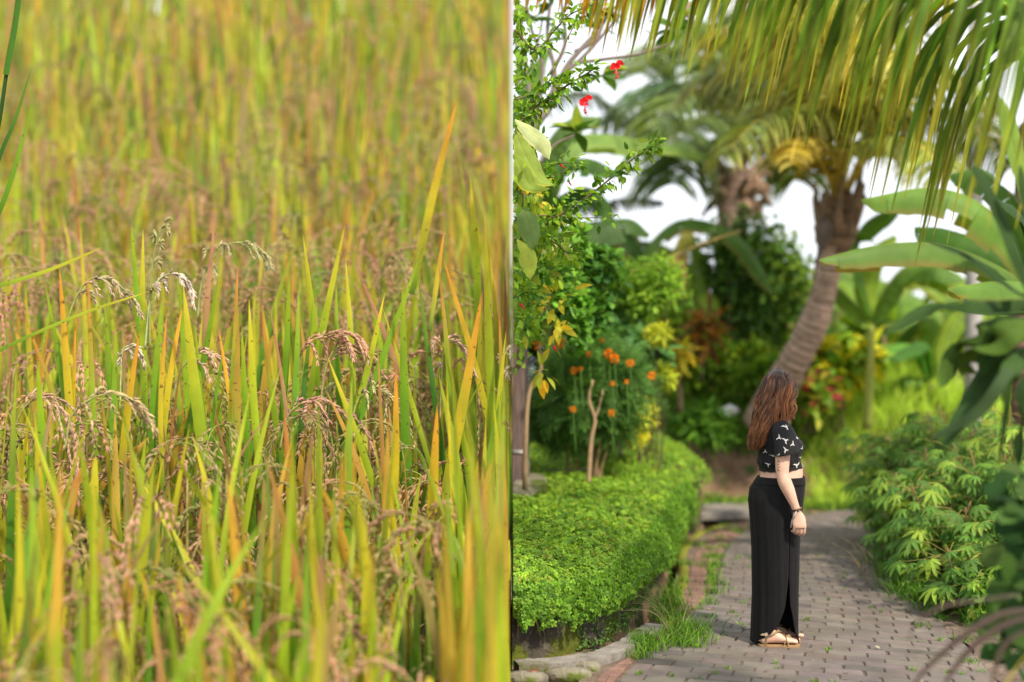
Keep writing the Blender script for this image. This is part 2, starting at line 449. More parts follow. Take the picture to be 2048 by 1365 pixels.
# lane: left border of the grey pavers and right edge, for arc positions
LB = np.array([(0.42, 5.3), (0.56, 6.13), (0.85, 7.0), (1.22, 7.9), (1.55, 8.9), (1.79, 10.0), (2.08, 11.2), (2.48, 12.3), (3.1, 13.3), (3.9, 14.0), (5.0, 14.45), (6.4, 14.6), (8, 14.6)])
RB = np.array([(2.35, 4.9), (2.55, 6.1), (2.72, 7.0), (2.88, 7.9), (3.02, 8.7), (3.2, 9.6), (3.5, 10.4), (3.9, 11.1), (4.4, 11.7), (5.0, 12.2), (5.7, 12.5), (6.7, 12.7), (8, 12.75)])

def hmap(x, y):
    z = np.zeros_like(x)
    s = np.clip((y - (15.0 + 0.12 * np.sin(x * 2.1))) / 1.1, 0, 1); s = s * s * (3 - 2 * s)
    z = z + s * 1.0 + np.clip(y - 16.5, 0, 30) * 0.015
    z = z + .35 * np.clip((y - 15.4) / 1.2, 0, 1) * np.clip((x - 3.6) / .8, 0, 1) * np.clip((6.8 - x) / 1.2, 0, 1) * (y < 30)
    bed = (x < xwall(y - .1) - .06) & (y > 6.86) & (y < 14.6)
    z = np.where(bed & (y < 13.1), 0.24 + 0.035 * (y - 7), z)
    z = np.where((x < 2.0) & (y >= 13.1) & (y < 16), np.maximum(z, 0.45), z)
    dit = (x > xwall(y) + 0.03) & (x < xedge(y)) & (y > 7.25) & (y < 13.3)
    z = np.where(dit, -0.45, z)
    return z

# ------------------------------------------------------------------ the setting
g = G()
xs = np.concatenate([[0], np.linspace(0.02, 5, 110), np.linspace(5.2, 12, 30), np.linspace(14, 60, 18), [120, 250, 500]])
ys = np.concatenate([[-60, -20, -6, 0, 3, 5], np.linspace(5.5, 17.5, 220), np.linspace(18, 40, 30), [60, 100, 200, 400, 800]])
X, Y = np.meshgrid(xs, ys, indexing='ij')
Z = hmap(X, Y) - 0.03
Z += np.where((Y > 14.8), 0.05 * np.sin(X * 3.1 + Y * 2.2) + 0.03 * np.sin(X * 7.3 - Y * 5.1), 0.004 * np.sin(X * 9 + Y * 7))
g.grid(np.stack([X, Y, Z], 2), (1, 1, 1))
tag(g.build('ground', 'soil'), kind='structure')

def terr(y):      # rice hillside ground level
    return np.interp(y, [-60, 2.4, 7, 14, 25, 46, 50, 800], [-1.16, -1.16, -0.05, 0.85, 4.1, 13.9, 14.5, 14.5])
g = G()
xs = np.array([-500, -200, -80, -40, -25, -15, -10, -6, -3, -1, 0.0])
ys = np.concatenate([[-60, -10, 0, 2.5], np.arange(3, 50, 0.5), [60, 120, 400, 800]])
X, Y = np.meshgrid(xs, ys, indexing='ij')
g.grid(np.stack([X, Y, terr(Y)], 2), (1, 1, 1))
zz = np.stack([terr(ys), np.minimum(terr(ys), -1.5) - 0.3], 0)
g.grid(np.stack([np.zeros_like(zz), np.stack([ys, ys]), zz], 2), (1, 1, 1))
g.grid(np.stack([np.zeros_like(zz), np.stack([ys, ys]), np.stack([np.maximum(terr(ys), 0.0), np.minimum(terr(ys), -1.5)])], 2) - np.array([0.003, 0, 0]), (1, 1, 1))
tag(g.build('hillside', 'field_soil'), kind='structure')

# pavers of the lane
def edge_at(A, n):
    seg = np.linalg.norm(np.diff(A, axis=0), axis=1); s = np.concatenate([[0], np.cumsum(seg)])
    t = np.linspace(0, s[-1], n)
    return np.stack([np.interp(t, s, A[:, 0]), np.interp(t, s, A[:, 1])], 1)
mid = (edge_at(LB, 400) + edge_at(RB, 400)) / 2
seg = np.linalg.norm(np.diff(mid, axis=0), axis=1); LEN = seg.sum()
nrow = int(LEN / 0.112)
Lr = edge_at(LB, nrow + 1); Rr = edge_at(RB, nrow + 1)
BOX_Q = None
def slab(g, quad, z0, z1, C, ch=0.006):
    """brick with chamfered top from 4 plan corners (ccw)"""
    q = np.asarray(quad, float); c = q.mean(0)
    inn = q + nrm(c - q) * ch
    V = np.vstack([np.c_[q, np.full(4, z0)], np.c_[q, np.full(4, z1 - ch * 0.7)], np.c_[inn, np.full(4, z1)]])
    f = []
    for l in (0, 1):
        for j in range(4): f.append([l * 4 + j, l * 4 + (j + 1) % 4, (l + 1) * 4 + (j + 1) % 4, (l + 1) * 4 + j])
    f.append([8, 9, 10, 11])
    g.add(V, np.array(C), f)
g = G()
brk = np.array((0.155, 0.134, 0.124))
for i in range(nrow):
    a0, a1, b0, b1 = Lr[i], Lr[i + 1], Rr[i], Rr[i + 1]
    w = np.linalg.norm(b0 - a0); nb = w / 0.222
    off = (0.5 if i % 2 else 0.0) + rng.uniform(-0.06, 0.06)
    ks = [0.0] + [k + off for k in range(int(nb) + 2) if 0.12 < k + off < nb - 0.12] + [nb]
    gz = 0.0022
    for k0, k1 in zip(ks[:-1], ks[1:]):
        u0 = k0 / nb + rng.uniform(.003, .011) / w; u1 = k1 / nb - rng.uniform(.003, .011) / w
        v0 = 0.028; v1 = 0.972
        if u1 - u0 < 0.02: continue
        pt = lambda u, v: (a0 * (1 - u) + b0 * u) * (1 - v) + (a1 * (1 - u) + b1 * u) * v
        quad = [pt(u0, v0), pt(u1, v0), pt(u1, v1), pt(u0, v1)]
        qc = pt((u0 + u1) / 2, .5); dirt_ = .5 + .25 * math.sin(qc[0] * 2.3 + 1.7 * math.sin(qc[1] * 1.1)) + .25 * math.sin(qc[1] * 3.1 - qc[0] * 4.7)
        c = (brk * (1 - .45 * dirt_) + np.array((.205, .165, .135)) * .45 * dirt_) * (1 + rng.uniform(-0.16, 0.14)) * (1 + rng.uniform(-0.05, 0.05, 3))
        if rng.random() < .04: c = c * .7
        slab(g, quad, -0.03, 0.012 + rng.uniform(-gz, gz) - (.004 if rng.random() < .06 else 0), c)
tag(g.build('lane', 'paver', smooth=False), kind='structure')
# sandy bedding under the pavers
g = G()
A = Lr; B = Rr
g.grid(np.stack([np.c_[A, np.full(len(A), 0.001)], np.c_[B, np.full(len(B), 0.001)]], 0), (1, 1, 1))
tag(g.build('lane_bedding', 'joint'), kind='structure')
# reddish border band between ditch and grey pavers
g = G(); gb = G()
Lo = np.array([(0.36, 5.3), (0.45, 6.2), (0.70, 6.75), (0.93, 7.4), (1.10, 8.0), (1.32, 8.9), (1.48, 9.7), (1.66, 10.6), (1.86, 11.4), (2.12, 12.1), (2.5, 12.8), (2.9, 13.3)])
Li = np.array([(0.42, 5.3), (0.56, 6.13), (0.85, 7.0), (1.04 + .06, 7.5), (1.27, 8.0), (1.55, 8.9), (1.70, 9.6), (1.87, 10.4), (2.08, 11.2), (2.35, 11.95), (2.7, 12.7), (3.1, 13.3)]) - np.array([0.02, 0])
n = 62
a = edge_at(Lo, n + 1); b = edge_at(Li, n + 1)
red = np.array((0.225, 0.130, 0.105))
for i in range(n):
    if rng.random() < 0.04: continue
    pt = lambda u, v: (a[i] * (1 - u) + b[i] * u) * (1 - v) + (a[i + 1] * (1 - u) + b[i + 1] * u) * v
    cuts = [0.03, 0.97] if i % 2 else [0.03, 0.52, 0.97]
    for u0, u1 in zip(cuts[:-1], cuts[1:]):
        slab(g, [pt(u0, 0.05), pt(u1 - 0.02, 0.05), pt(u1 - 0.02, 0.95), pt(u0, 0.95)], -0.03, 0.012 + rng.uniform(-0.006, 0.004), red * (1 + rng.uniform(-0.2, 0.15)), ch=0.008)
tag(g.build('lane_border', 'paver', smooth=False), kind='structure')
gb.grid(np.stack([np.c_[a - np.array([0.1, 0]), np.full(n + 1, -0.005)], np.c_[b + np.array([0.02, 0]), np.full(n + 1, -0.002)]], 0), (1, 1, 1))
tag(gb.build('path_soil', 'dirt'), kind='structure')
# dirt verge on the right of the lane
g = G()
b2_ = Rr + np.c_[np.full(len(Rr), 0.9), np.full(len(Rr), -0.25)]
zz = [0.004, 0.006, 0.002, 0.0]
rows = [np.c_[Rr * (1 - t) + b2_ * t + np.array([-0.05 + 0, 0]) * (1 - t), np.full(len(Rr), z)] for t, z in zip((0, .3, .7, 1), zz)]
vv = np.stack(rows, 0); vv[0, :, 0] += 0.05 * np.sin(np.arange(len(Rr)) * 0.7) + 0.03
g.grid(vv, (1, 1, 1))
tag(g.build('verge', 'dirt'), kind='structure')

# mossy retaining wall of the bed
def wallstrip(g, line, z0, z1, th, C=(1, 1, 1), n=80, inward=-1, rough=0.01):
    L_ = edge_at(np.asarray(line, float), n)
    T = np.gradient(L_, axis=0); T = T / np.linalg.norm(T, axis=1, keepdims=True)
    Nn = np.c_[-T[:, 1], T[:, 0]] * (1 if inward > 0 else -1)
    z0 = np.broadcast_to(z0, (n,)); z1 = np.broadcast_to(z1, (n,))
    def row(off, z): return np.c_[L_ + Nn * off + rng.uniform(-rough, rough, (n, 2)), z]
    prof = [row(0, z0), row(0.0, z0 * .5 + z1 * .5), row(0.0, z1 - 0.02), row(0.02 * np.sign(th), z1 + rng.uniform(-rough, rough, n)), row(th, z1), row(th, z0)]
    g.grid(np.stack(prof, 0), C)
g = G()
n = 90
wz = 0.30 + 0.03 * (edge_at(WALL, n)[:, 1] - 7)
wallstrip(g, WALL, -0.45, wz, 0.14, n=n, inward=1, rough=.002)
tag(g.build('retaining_wall', 'mosswall'), 'low dark mossy concrete retaining wall under the leafy ground cover', 'wall')
# concrete kerb curving around the near end of the ditch
g = G()
K = [(0.005, 6.46), (0.25, 6.52), (0.45, 6.66), (0.62, 6.92), (0.74, 7.22), (0.84, 7.42)]
wallstrip(g, K, -0.4, 0.045, 0.15, n=50, inward=-1, rough=0.004)
tag(g.build('kerb', 'concrete', smooth=False), 'worn grey concrete kerb curving round the near end of the ditch', 'kerb')
g = G()
K2 = EDGE + np.array([0.0, 0])
wallstrip(g, K2, -0.45, 0.012, 0.08, n=80, inward=-1, rough=0.012)
tag(g.build('ditch_edge', 'mossedge'), 'yellow mossy concrete edge running along the far side of the narrow ditch', 'kerb')
g = G()
yy = np.linspace(6.9, 13.4, 60)
g.grid(np.stack([np.c_[xwall(yy) - 0.02, yy, np.full(60, -0.22)], np.c_[xedge(yy) + 0.03, yy, np.full(60, -0.22)]], 0), (1, 1, 1))
tag(g.build('ditch_water', 'water'), kind='structure')
# concrete slab bridging the ditch at the bend
g = G()
g.box((2.62, 13.62, 0.05), (0.62, 0.42, 0.045), rz=R(12), ch=0.012)
tag(g.build('slab_bridge', 'concrete', smooth=False), 'flat grey concrete slab bridging the ditch at the bend of the lane', 'slab')

# loose earth and flat stones beside the kerb at the bottom
g = G()
for (x, y, sx, sy) in ((0.08, 6.2, 0.1, 0.06), (0.3, 6.28, 0.13, 0.07), (0.42, 6.42, 0.07, 0.05)):
    k = 9; an = np.arange(k) * 2 * math.pi / k
    rr = rng.uniform(0.8, 1.15, k)
    rings = [np.c_[x + sx * f * rr * np.cos(an), y + sy * f * rr * np.sin(an), np.full(k, z)] for f, z in ((1.0, -0.03), (1.0, 0.02), (0.8, 0.035), (0.3, 0.04))]
    gg = G(); gg.loft(rings, (1, 1, 1))
    names = {0.08: 'broken flat stone lying at the very left below the kerb', 0.3: 'larger flat stone lying against the curve of the kerb', 0.42: 'small flat stone between the kerb and the red border bricks'}
    tag(gg.build('stone', 'stone'), names[x], 'stone', 'flat stones below the kerb')

# ------------------------------------------------------------------ rice field
def rice_cols(n, N, kind=None):
    """blade colours root to tip: deep green -> yellow green -> yellow / orange / tan tip"""
    t = np.linspace(0, 1, N)[None, :, None]
    root = pick([(0.02, 0.06, 0.008), (0.035, 0.08, 0.01), (0.05, 0.035, 0.015)], n, 0.25)[:, None]  # near-black roots: shade in the gaps between blades is put into their colour
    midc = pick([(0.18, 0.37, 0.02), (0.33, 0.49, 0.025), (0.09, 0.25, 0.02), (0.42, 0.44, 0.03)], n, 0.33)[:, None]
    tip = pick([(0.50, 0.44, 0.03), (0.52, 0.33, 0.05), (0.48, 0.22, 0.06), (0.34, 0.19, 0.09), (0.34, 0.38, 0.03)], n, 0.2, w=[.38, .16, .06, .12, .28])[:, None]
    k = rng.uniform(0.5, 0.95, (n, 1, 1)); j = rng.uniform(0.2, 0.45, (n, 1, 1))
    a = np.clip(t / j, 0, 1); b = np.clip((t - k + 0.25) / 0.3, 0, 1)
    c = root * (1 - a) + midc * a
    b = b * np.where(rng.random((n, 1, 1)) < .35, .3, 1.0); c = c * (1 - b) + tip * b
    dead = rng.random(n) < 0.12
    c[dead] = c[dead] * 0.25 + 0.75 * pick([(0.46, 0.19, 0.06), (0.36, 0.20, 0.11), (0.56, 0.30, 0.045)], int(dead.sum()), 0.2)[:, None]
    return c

def blades(g, base, H, lean, az, w, N=9, cols=None, clipmirror=True, curl=None):
    """base [n,3]; blade arcs up from base with height H and horizontal lean toward azimuth az"""
    n = len(base); t = np.linspace(0, 1, N)
    dx = np.cos(az) * lean; dy = np.sin(az) * lean
    if clipmirror:
        over = base[:, 0] + dx + w > -0.01
        dx = np.where(over, -np.abs(dx) * np.where(base[:, 0] > -.07, .06, .25), dx)
    pw = 1.8
    Pt = np.stack([base[:, 0:1] + dx[:, None] * t ** pw, base[:, 1:2] + dy[:, None] * t ** pw,
                   base[:, 2:3] + H[:, None] * (t - 0.06 * t ** 3)], 2)
    if curl is not None: Pt[:, :, 2] -= curl[:, None] * t ** 4
    fa = rng.uniform(-0.9, 0.9, n)                  # blade faces roughly the lane / viewer side, varied
    side = np.stack([np.cos(fa), np.sin(fa), np.zeros(n)], 1)
    W = w[:, None] * np.interp(t, [0, 0.15, 0.5, 0.8, 0.93, 1], [0.55, 0.8, 1, 0.68, 0.3, 0.02])[None]
    if cols is None:
        cols = rice_cols(n, N)
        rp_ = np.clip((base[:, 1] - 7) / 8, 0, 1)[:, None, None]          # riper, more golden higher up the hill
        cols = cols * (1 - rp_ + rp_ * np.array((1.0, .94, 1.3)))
    g.ribbons(Pt, W, side, cols, fold=0.35)

# field: mass of blades
def canopy(y): return terr(y) + 2.07 * psize(y) ** 0.85
def psize(y): return np.interp(y, [3, 7, 14, 25, 46], [0.95, 1.0, 1.6, 2.4, 3.5])
g = G(clip=-1)
parts = []
for (y0, y1, dens) in ((2.3, 5.5, 52), (5.5, 8.5, 36), (8.5, 12, 21), (12, 18, 11), (18, 28, 6.5), (28, 49, 3.8)):
    xm = y1 * 0.46
    n = int(xm * (y1 - y0) * dens)
    x = -rng.uniform(0.03, xm, n); y = rng.uniform(y0, y1, n)
    ok = x > -(y * 0.455 + 0.15); x = x[ok]; y = y[ok]
    parts.append(np.c_[x, y])
# a closer row along the straight edge of the field
ye = 2.4 + 43 * rng.random(220) ** 1.7
parts.append(np.c_[-0.03 - rng.random(220) * 0.22 * psize(ye), ye])
ye = 2.4 + 43 * rng.random(240) ** 1.3
parts.append(np.c_[-0.016 - rng.random(240) * 0.05, ye])
XY = np.vstack(parts); n = len(XY)
sc = psize(XY[:, 1])
top = canopy(XY[:, 1])
lift = rng.normal(-0.30, 0.27, n) * sc
short = rng.random(n) < 0.3
lift = np.where(short, lift - 0.35 * sc, lift)
lift = np.where((XY[:, 1] > 6.1) & (XY[:, 1] < 8.0) & (rng.random(n) < .8), lift - rng.uniform(.2, .6, n), lift)
base = np.c_[XY, terr(XY[:, 1])]
H = top + lift - base[:, 2]
lean = np.abs(rng.normal(0, 0.20, n)) * sc; az = rng.uniform(0, 2 * math.pi, n)
stray = rng.random(n) < 0.10; lean = np.where(stray, lean + rng.uniform(0.3, 0.9, n), lean)
w = rng.uniform(0.014, 0.030, n) * sc * 1.1
# keep the focus zone open for the individually placed plants
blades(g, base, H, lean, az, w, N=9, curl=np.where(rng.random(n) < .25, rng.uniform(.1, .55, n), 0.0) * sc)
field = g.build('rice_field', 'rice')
tag(field, 'ripening rice with upright green blades and yellow orange tips covering the hillside', 'rice', kind='stuff')

# rice panicle template: arching rachis with branches of grains
def grain_tpl():
    k = 5; t = [0, 0.3, 0.65, 1.0]; r = [0.12, 0.95, 0.85, 0.05]
    V = []; q = []
    for ti, ri in zip(t, r):
        for j in range(k):
            a = 2 * math.pi * j / k; V.append((0.17 * ri * math.cos(a), ti, 0.13 * ri * math.sin(a)))
    for i in range(3):
        for j in range(k): q.append([i * k + j, i * k + (j + 1) % k, (i + 1) * k + (j + 1) % k, (i + 1) * k + j])
    sh = np.ones((len(V), 3)); sh[:5] *= 0.75; sh[15:] *= 1.1
    return (np.array(V), q, [], sh)
GRAIN = grain_tpl()
def panicle_geo(g, pts, s=1.0, nb=9, col=None, seed=0, blen=0.42, ng=11):
    """pts: control points of the main axis (world); branches hang under gravity"""
    col = np.array(col if col is not None else (0.40, 0.27, 0.15)); col = col * (1.05 if col.max() < .9 else 1)
    ax = catmull(pts, 30)
    g.tubes(ax[None], np.linspace(0.007, 0.003, 30)[None] * s, col * np.array((0.75, 1.1, 0.6)), k=4)
    L_ = np.linalg.norm(np.diff(ax, axis=0), axis=1).sum()
    T = nrm(np.gradient(ax, axis=0))
    for b in range(nb):
        u = 0.32 + 0.66 * b / (nb - 1) + rng.uniform(-0.03, 0.03); u = min(u, 0.985)
        i = int(u * 29)
        p0 = ax[i]; sd = rng.normal(size=3) * 0.45; sd[2] = abs(sd[2]) * 0.3
        d = nrm(T[i] + sd)
        bl = blen * s * (1.1 - 0.55 * (b / nb)) * rng.uniform(0.8, 1.15)
        m = ng
        t = np.linspace(0, 1, m)
        br = p0 + d * bl * t[:, None] * (1 - 0.25 * t[:, None]) + np.array([0, 0, -1.0]) * (bl * 0.62 * t ** 2)[:, None]
        g.tubes(br[None], np.full((1, m), 0.0022 * s), col * np.array((0.8, 1.15, 0.6)), k=3)
        bt = nrm(np.gradient(br, axis=0))
        # two grains at each node
        B = np.repeat(br[1:], 2, 0); D = np.repeat(bt[1:], 2, 0) + rng.normal(size=((m - 1) * 2, 3)) * 0.22
        gl = 0.047 * s
        g.inst(GRAIN, frames(D, rand_dirs(len(D))) * gl, B, jit(col, len(D), 0.28, 0.1))
GR_COL = [(0.42, 0.23, 0.12), (0.38, 0.26, 0.12), (0.34, 0.26, 0.09), (0.46, 0.25, 0.15), (0.30, 0.28, 0.09)]
# background mass of panicles: batch copies of prebuilt ones
def panicle_tpl(seed):
    gg = G(); 
    panicle_geo(gg, [(0, 0, -0.75), (0.02, 0, -0.2), (0.12, 0, 0.02), (0.34, 0, 0.0), (0.5, 0, -0.22)], 1.0, nb=7, col=(1, 1, 1), blen=0.36, ng=8)
    V = np.vstack(gg.v); q = np.vstack(gg.q); t = np.vstack(gg.t)
    return (V, q, t, np.vstack(gg.c) / 1.0)
PT = [panicle_tpl(i) for i in range(4)]
g = G(clip=-1)
for (y0, y1, dens) in ((2.7, 5.8, 14), (5.8, 8.5, 14), (8.5, 12, 5.5), (12, 20, 1.9), (20, 30, .7), (30, 46, .2)):
    xm = y1 * 0.46
    n = int(xm * (y1 - y0) * dens)
    x = -rng.uniform(0.1, xm, n); y = rng.uniform(y0, y1, n)
    ok = x > -(y * 0.455 + 0.2); x = x[ok]; y = y[ok]; n = len(x)
    z = canopy(y) - np.where(y > 9, rng.uniform(.15, .8, n), rng.uniform(0.55, 1.2, n)) * psize(y)
    a = rng.uniform(0, 2 * math.pi, n); s = psize(y) * rng.uniform(0.75, 1.1, n)
    a = np.where(x > -0.7, rng.uniform(1.8, 4.4, n), a)
    Mx = np.zeros((n, 3, 3)); Mx[:, 0, 0] = np.cos(a); Mx[:, 0, 1] = -np.sin(a); Mx[:, 1, 0] = np.sin(a); Mx[:, 1, 1] = np.cos(a); Mx[:, 2, 2] = 1
    Mx *= s[:, None, None]
    C = pick(GR_COL, n, 0.2)
    for k in range(4):
        i = np.arange(n) % 4 == k
        g.inst(PT[k], Mx[i], np.c_[x, y, z][i], C[i])
pan = g.build('rice_ears', 'grain')
tag(pan, 'drooping tan rice ears hanging between the green blades all over the hillside', 'rice ears', kind='stuff')

# prominent plants in the focal zone: (tip px,py, base px,py, width px, colour code, Y)
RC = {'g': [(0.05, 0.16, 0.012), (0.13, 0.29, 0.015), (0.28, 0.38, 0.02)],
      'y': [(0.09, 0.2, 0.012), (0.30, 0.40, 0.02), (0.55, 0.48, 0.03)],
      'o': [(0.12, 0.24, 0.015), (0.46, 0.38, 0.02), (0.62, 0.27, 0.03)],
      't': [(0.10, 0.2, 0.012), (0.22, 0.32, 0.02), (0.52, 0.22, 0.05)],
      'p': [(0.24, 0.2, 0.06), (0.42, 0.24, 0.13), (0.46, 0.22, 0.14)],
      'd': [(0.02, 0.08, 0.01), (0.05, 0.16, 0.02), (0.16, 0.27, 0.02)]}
def placed_blade(g, tx, ty, bx, by, w, code, Yd, N=14):
    tip = P(tx, ty, Yd); b = P(bx, by, Yd + rng.uniform(-0.05, 0.05))
    d = b - tip
    k = 1.0 + (0.55 / max(abs(d[2]), 0.25))      # carry on down into the stand
    root = tip + d * k; root[0] = min(root[0], -0.03)
    m = (tip + root) / 2 + np.array([rng.uniform(-0.02, 0.02), rng.uniform(-0.03, 0.03), 0.0])
    ctrl = [root, m + (m - tip) * 0.0, tip]
    c = catmull(ctrl, N)[None]
    t = np.linspace(0, 1, N)
    W = .8 * w / 2 * Yd / F * np.interp(t, [0, .3, .55, .8, .94, 1], [.75, 1, 1, .62, .25, .02])[None]
    a = rng.uniform(-0.35, 0.35)
    dd = nrm(tip - root); sd = nrm(np.cross(dd, np.array([math.sin(a) * 0.6, -1, 0.0])))
    A_, B_, C_ = [np.array(q_) for q_ in RC[code]]
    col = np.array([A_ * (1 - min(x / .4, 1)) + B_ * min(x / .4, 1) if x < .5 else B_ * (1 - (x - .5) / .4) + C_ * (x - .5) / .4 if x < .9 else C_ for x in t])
    if code in 'tog': col[-1] = (0.30, 0.13, 0.05)
    col = col[None] * rng.uniform(1.0, 1.25)
    g.ribbons(c, W, sd[None], col, fold=0.3)
    return root
PLANTS = [
 ('two upright rice blades with an orange spotted one leaning, near the left edge', [(118, 525, 137, 820, 22, 'o', 7.0), (88, 554, 130, 800, 17, 'g', 7.1), (52, 638, 105, 815, 14, 't', 6.9)]),
 ('rice clump with a thin brown tipped blade, right of the orange spotted blade', [(175, 528, 190, 850, 14, 't', 7.0), (152, 611, 150, 850, 10, 'o', 6.95), (207, 583, 222, 790, 13, 'g', 7.0)]),
 ('wide yellow green rice blade standing behind the seedy upright ear', [(286, 458, 290, 700, 19, 'y', 7.4), (262, 440, 280, 640, 15, 'g', 7.9)]),
 ('rice clump with a flame coloured middle blade below the upright ear', [(280, 656, 257, 850, 20, 'o', 6.85), (323, 594, 312, 800, 18, 'g', 6.95), (334, 620, 330, 810, 12, 'o', 6.9), (232, 640, 228, 800, 14, 'g', 7.0)]),
 ('broad yellow green rice blade leaning left in the left half', [(366, 568, 408, 880, 30, 'y', 6.85), (366, 605, 345, 760, 15, 'o', 7.1), (388, 630, 410, 820, 12, 'g', 7.0)]),
 ('rice clump of green blades leaning right beside a grey drooping ear', [(436, 557, 405, 710, 18, 'g', 7.3), (430, 430, 415, 620, 14, 'p', 7.8), (476, 520, 460, 780, 13, 't', 7.0)]),
 ('pair of yellow green rice blades with one orange, left of the arching ear', [(498, 598, 513, 820, 19, 'y', 6.9), (436, 649, 462, 840, 13, 'o', 6.85), (483, 649, 492, 860, 18, 'g', 6.85), (460, 640, 440, 770, 9, 'g', 7.0)]),
 ('two rice blades fading to brown, left of the big arching ear', [(523, 611, 549, 800, 17, 't', 6.95), (540, 615, 562, 780, 10, 'p', 7.0)]),
 ('straight green rice blades rising behind the big arching ear', [(579, 538, 566, 760, 17, 'g', 7.05), (598, 567, 590, 800, 16, 'g', 7.0), (626, 600, 610, 780, 12, 'd', 7.15), (606, 470, 622, 640, 15, 'y', 7.6)]),
 ('tall bright rice blades crossing each other above the big arching ear', [(691, 516, 700, 710, 15, 'y', 7.1), (690, 450, 640, 690, 19, 'y', 7.5), (672, 560, 678, 720, 15, 'g', 7.3)]),
 ('long dark green rice blade leaning far right across its neighbours', [(847, 494, 722, 825, 17, 'g', 6.9), (770, 585, 732, 730, 16, 'y', 6.95), (765, 615, 832, 840, 12, 'y', 6.95)]),
 ('wide pointed rice blade standing before the long leaning one', [(805, 552, 817, 900, 24, 'g', 6.8), (836, 552, 870, 800, 14, 'd', 7.0), (710, 527, 790, 730, 15, 'p', 7.2)]),
 ('yellow spotted rice blades bending left in the right part of the field', [(883, 505, 948, 745, 16, 'o', 6.95), (878, 534, 892, 710, 13, 't', 7.0), (889, 457, 880, 520, 12, 'o', 7.6)]),
 ('tallest broad rice blade near the right end of the field', [(970, 430, 986, 840, 22, 'y', 6.95), (917, 188, 858, 440, 20, 'o', 8.6), (940, 350, 950, 560, 20, 'y', 8.2)]),
 ('broad yellow rice blade leaning right with an orange tip, at the right end', [(966, 578, 905, 900, 26, 'o', 6.75), (998, 614, 1003, 770, 12, 't', 6.95), (1012, 662, 985, 890, 16, 'y', 6.85)]),
 ('orange tipped blurred rice blades close to the viewer', [(792, 728, 786, 910, 20, 'o', 6.3), (875, 805, 866, 960, 26, 'o', 6.2), (655, 713, 722, 910, 18, 'y', 6.5), (75, 715, 76, 910, 24, 'g', 6.4)]),
]
for lab, bl in PLANTS:
    bx = sum(b[2] for b in bl) / len(bl); yb = bl[0][6]
    c = P(bx, 1000, yb)
    t_ = thing('rice_plant', c, lab, 'rice plant', 'rice plants in the sharp band of the field')
    for b in bl:
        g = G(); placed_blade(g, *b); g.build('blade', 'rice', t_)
# long blades leaning across the left margin
def long_blade(name, ctrl, w, code, Yd, label, cat='rice plant', clip=0):
    g = G(); c = catmull([P(x, y, Yd) for x, y in ctrl], 24)
    t = np.linspace(0, 1, 24)
    W = w / 2 * Yd / F * np.interp(t, [0, .2, .7, .9, 1], [1, 1, .8, .45, .03])
    T = nrm(np.gradient(c, axis=0)); sd = nrm(np.cross(T, np.array([0.2, -1, 0.35])))
    A_, B_, C_ = [np.array(q_) for q_ in RC[code]]
    col = np.array([A_ + (B_ - A_) * min(2 * x, 1) + (C_ - B_) * max(2 * x - 1, 0) for x in t])
    g.ribbons(c[None], W[None], sd[None], col[None], fold=0.3)
    return tag(g.build(name, 'rice'), label, cat)
long_blade('rice_shoot', [(-60, 600), (0, 572), (100, 540), (205, 495)], 10, 'y', 6.8, 'long thin rice blade leaning right across the left margin, upper of two')
long_blade('rice_shoot', [(-40, 720), (60, 672), (180, 622), (300, 583)], 8, 'y', 6.9, 'long thin rice blade leaning right, below the other leaning one')
long_blade('rice_shoot', [(-60, 520), (0, 420), (40, 300), (67, 200)], 11, 'g', 6.9, 'dark green rice blade leaning in from the left edge, lower of two')
long_blade('rice_shoot', [(-50, 460), (0, 312), (30, 240), (63, 137)], 9, 'd', 6.9, 'dark green rice blade leaning in from the left edge, upper of two')
g = G(); c = catmull([P(x, y, 6.8) for x, y in ((-30, 420), (0, 235), (14, 140), (28, 60), (40, -30))], 20)
g.tubes(c[None], np.full((1, 20), 0.012), (0.03, 0.10, 0.012), k=6)
c2 = catmull([P(x, y, 6.78) for x, y in ((12, 150), (17, 120), (30, 50), (42, -40))], 12)
g.ribbons(c2[None], np.full((1, 12), 0.018), nrm(np.array([[1, 0, -0.2]])), jit((0.06, 0.18, 0.015), 1), fold=.3)
tag(g.build('grass_stalk', 'rice'), 'dark green jointed grass stalk rising out of frame at the upper left corner', 'grass stalk')
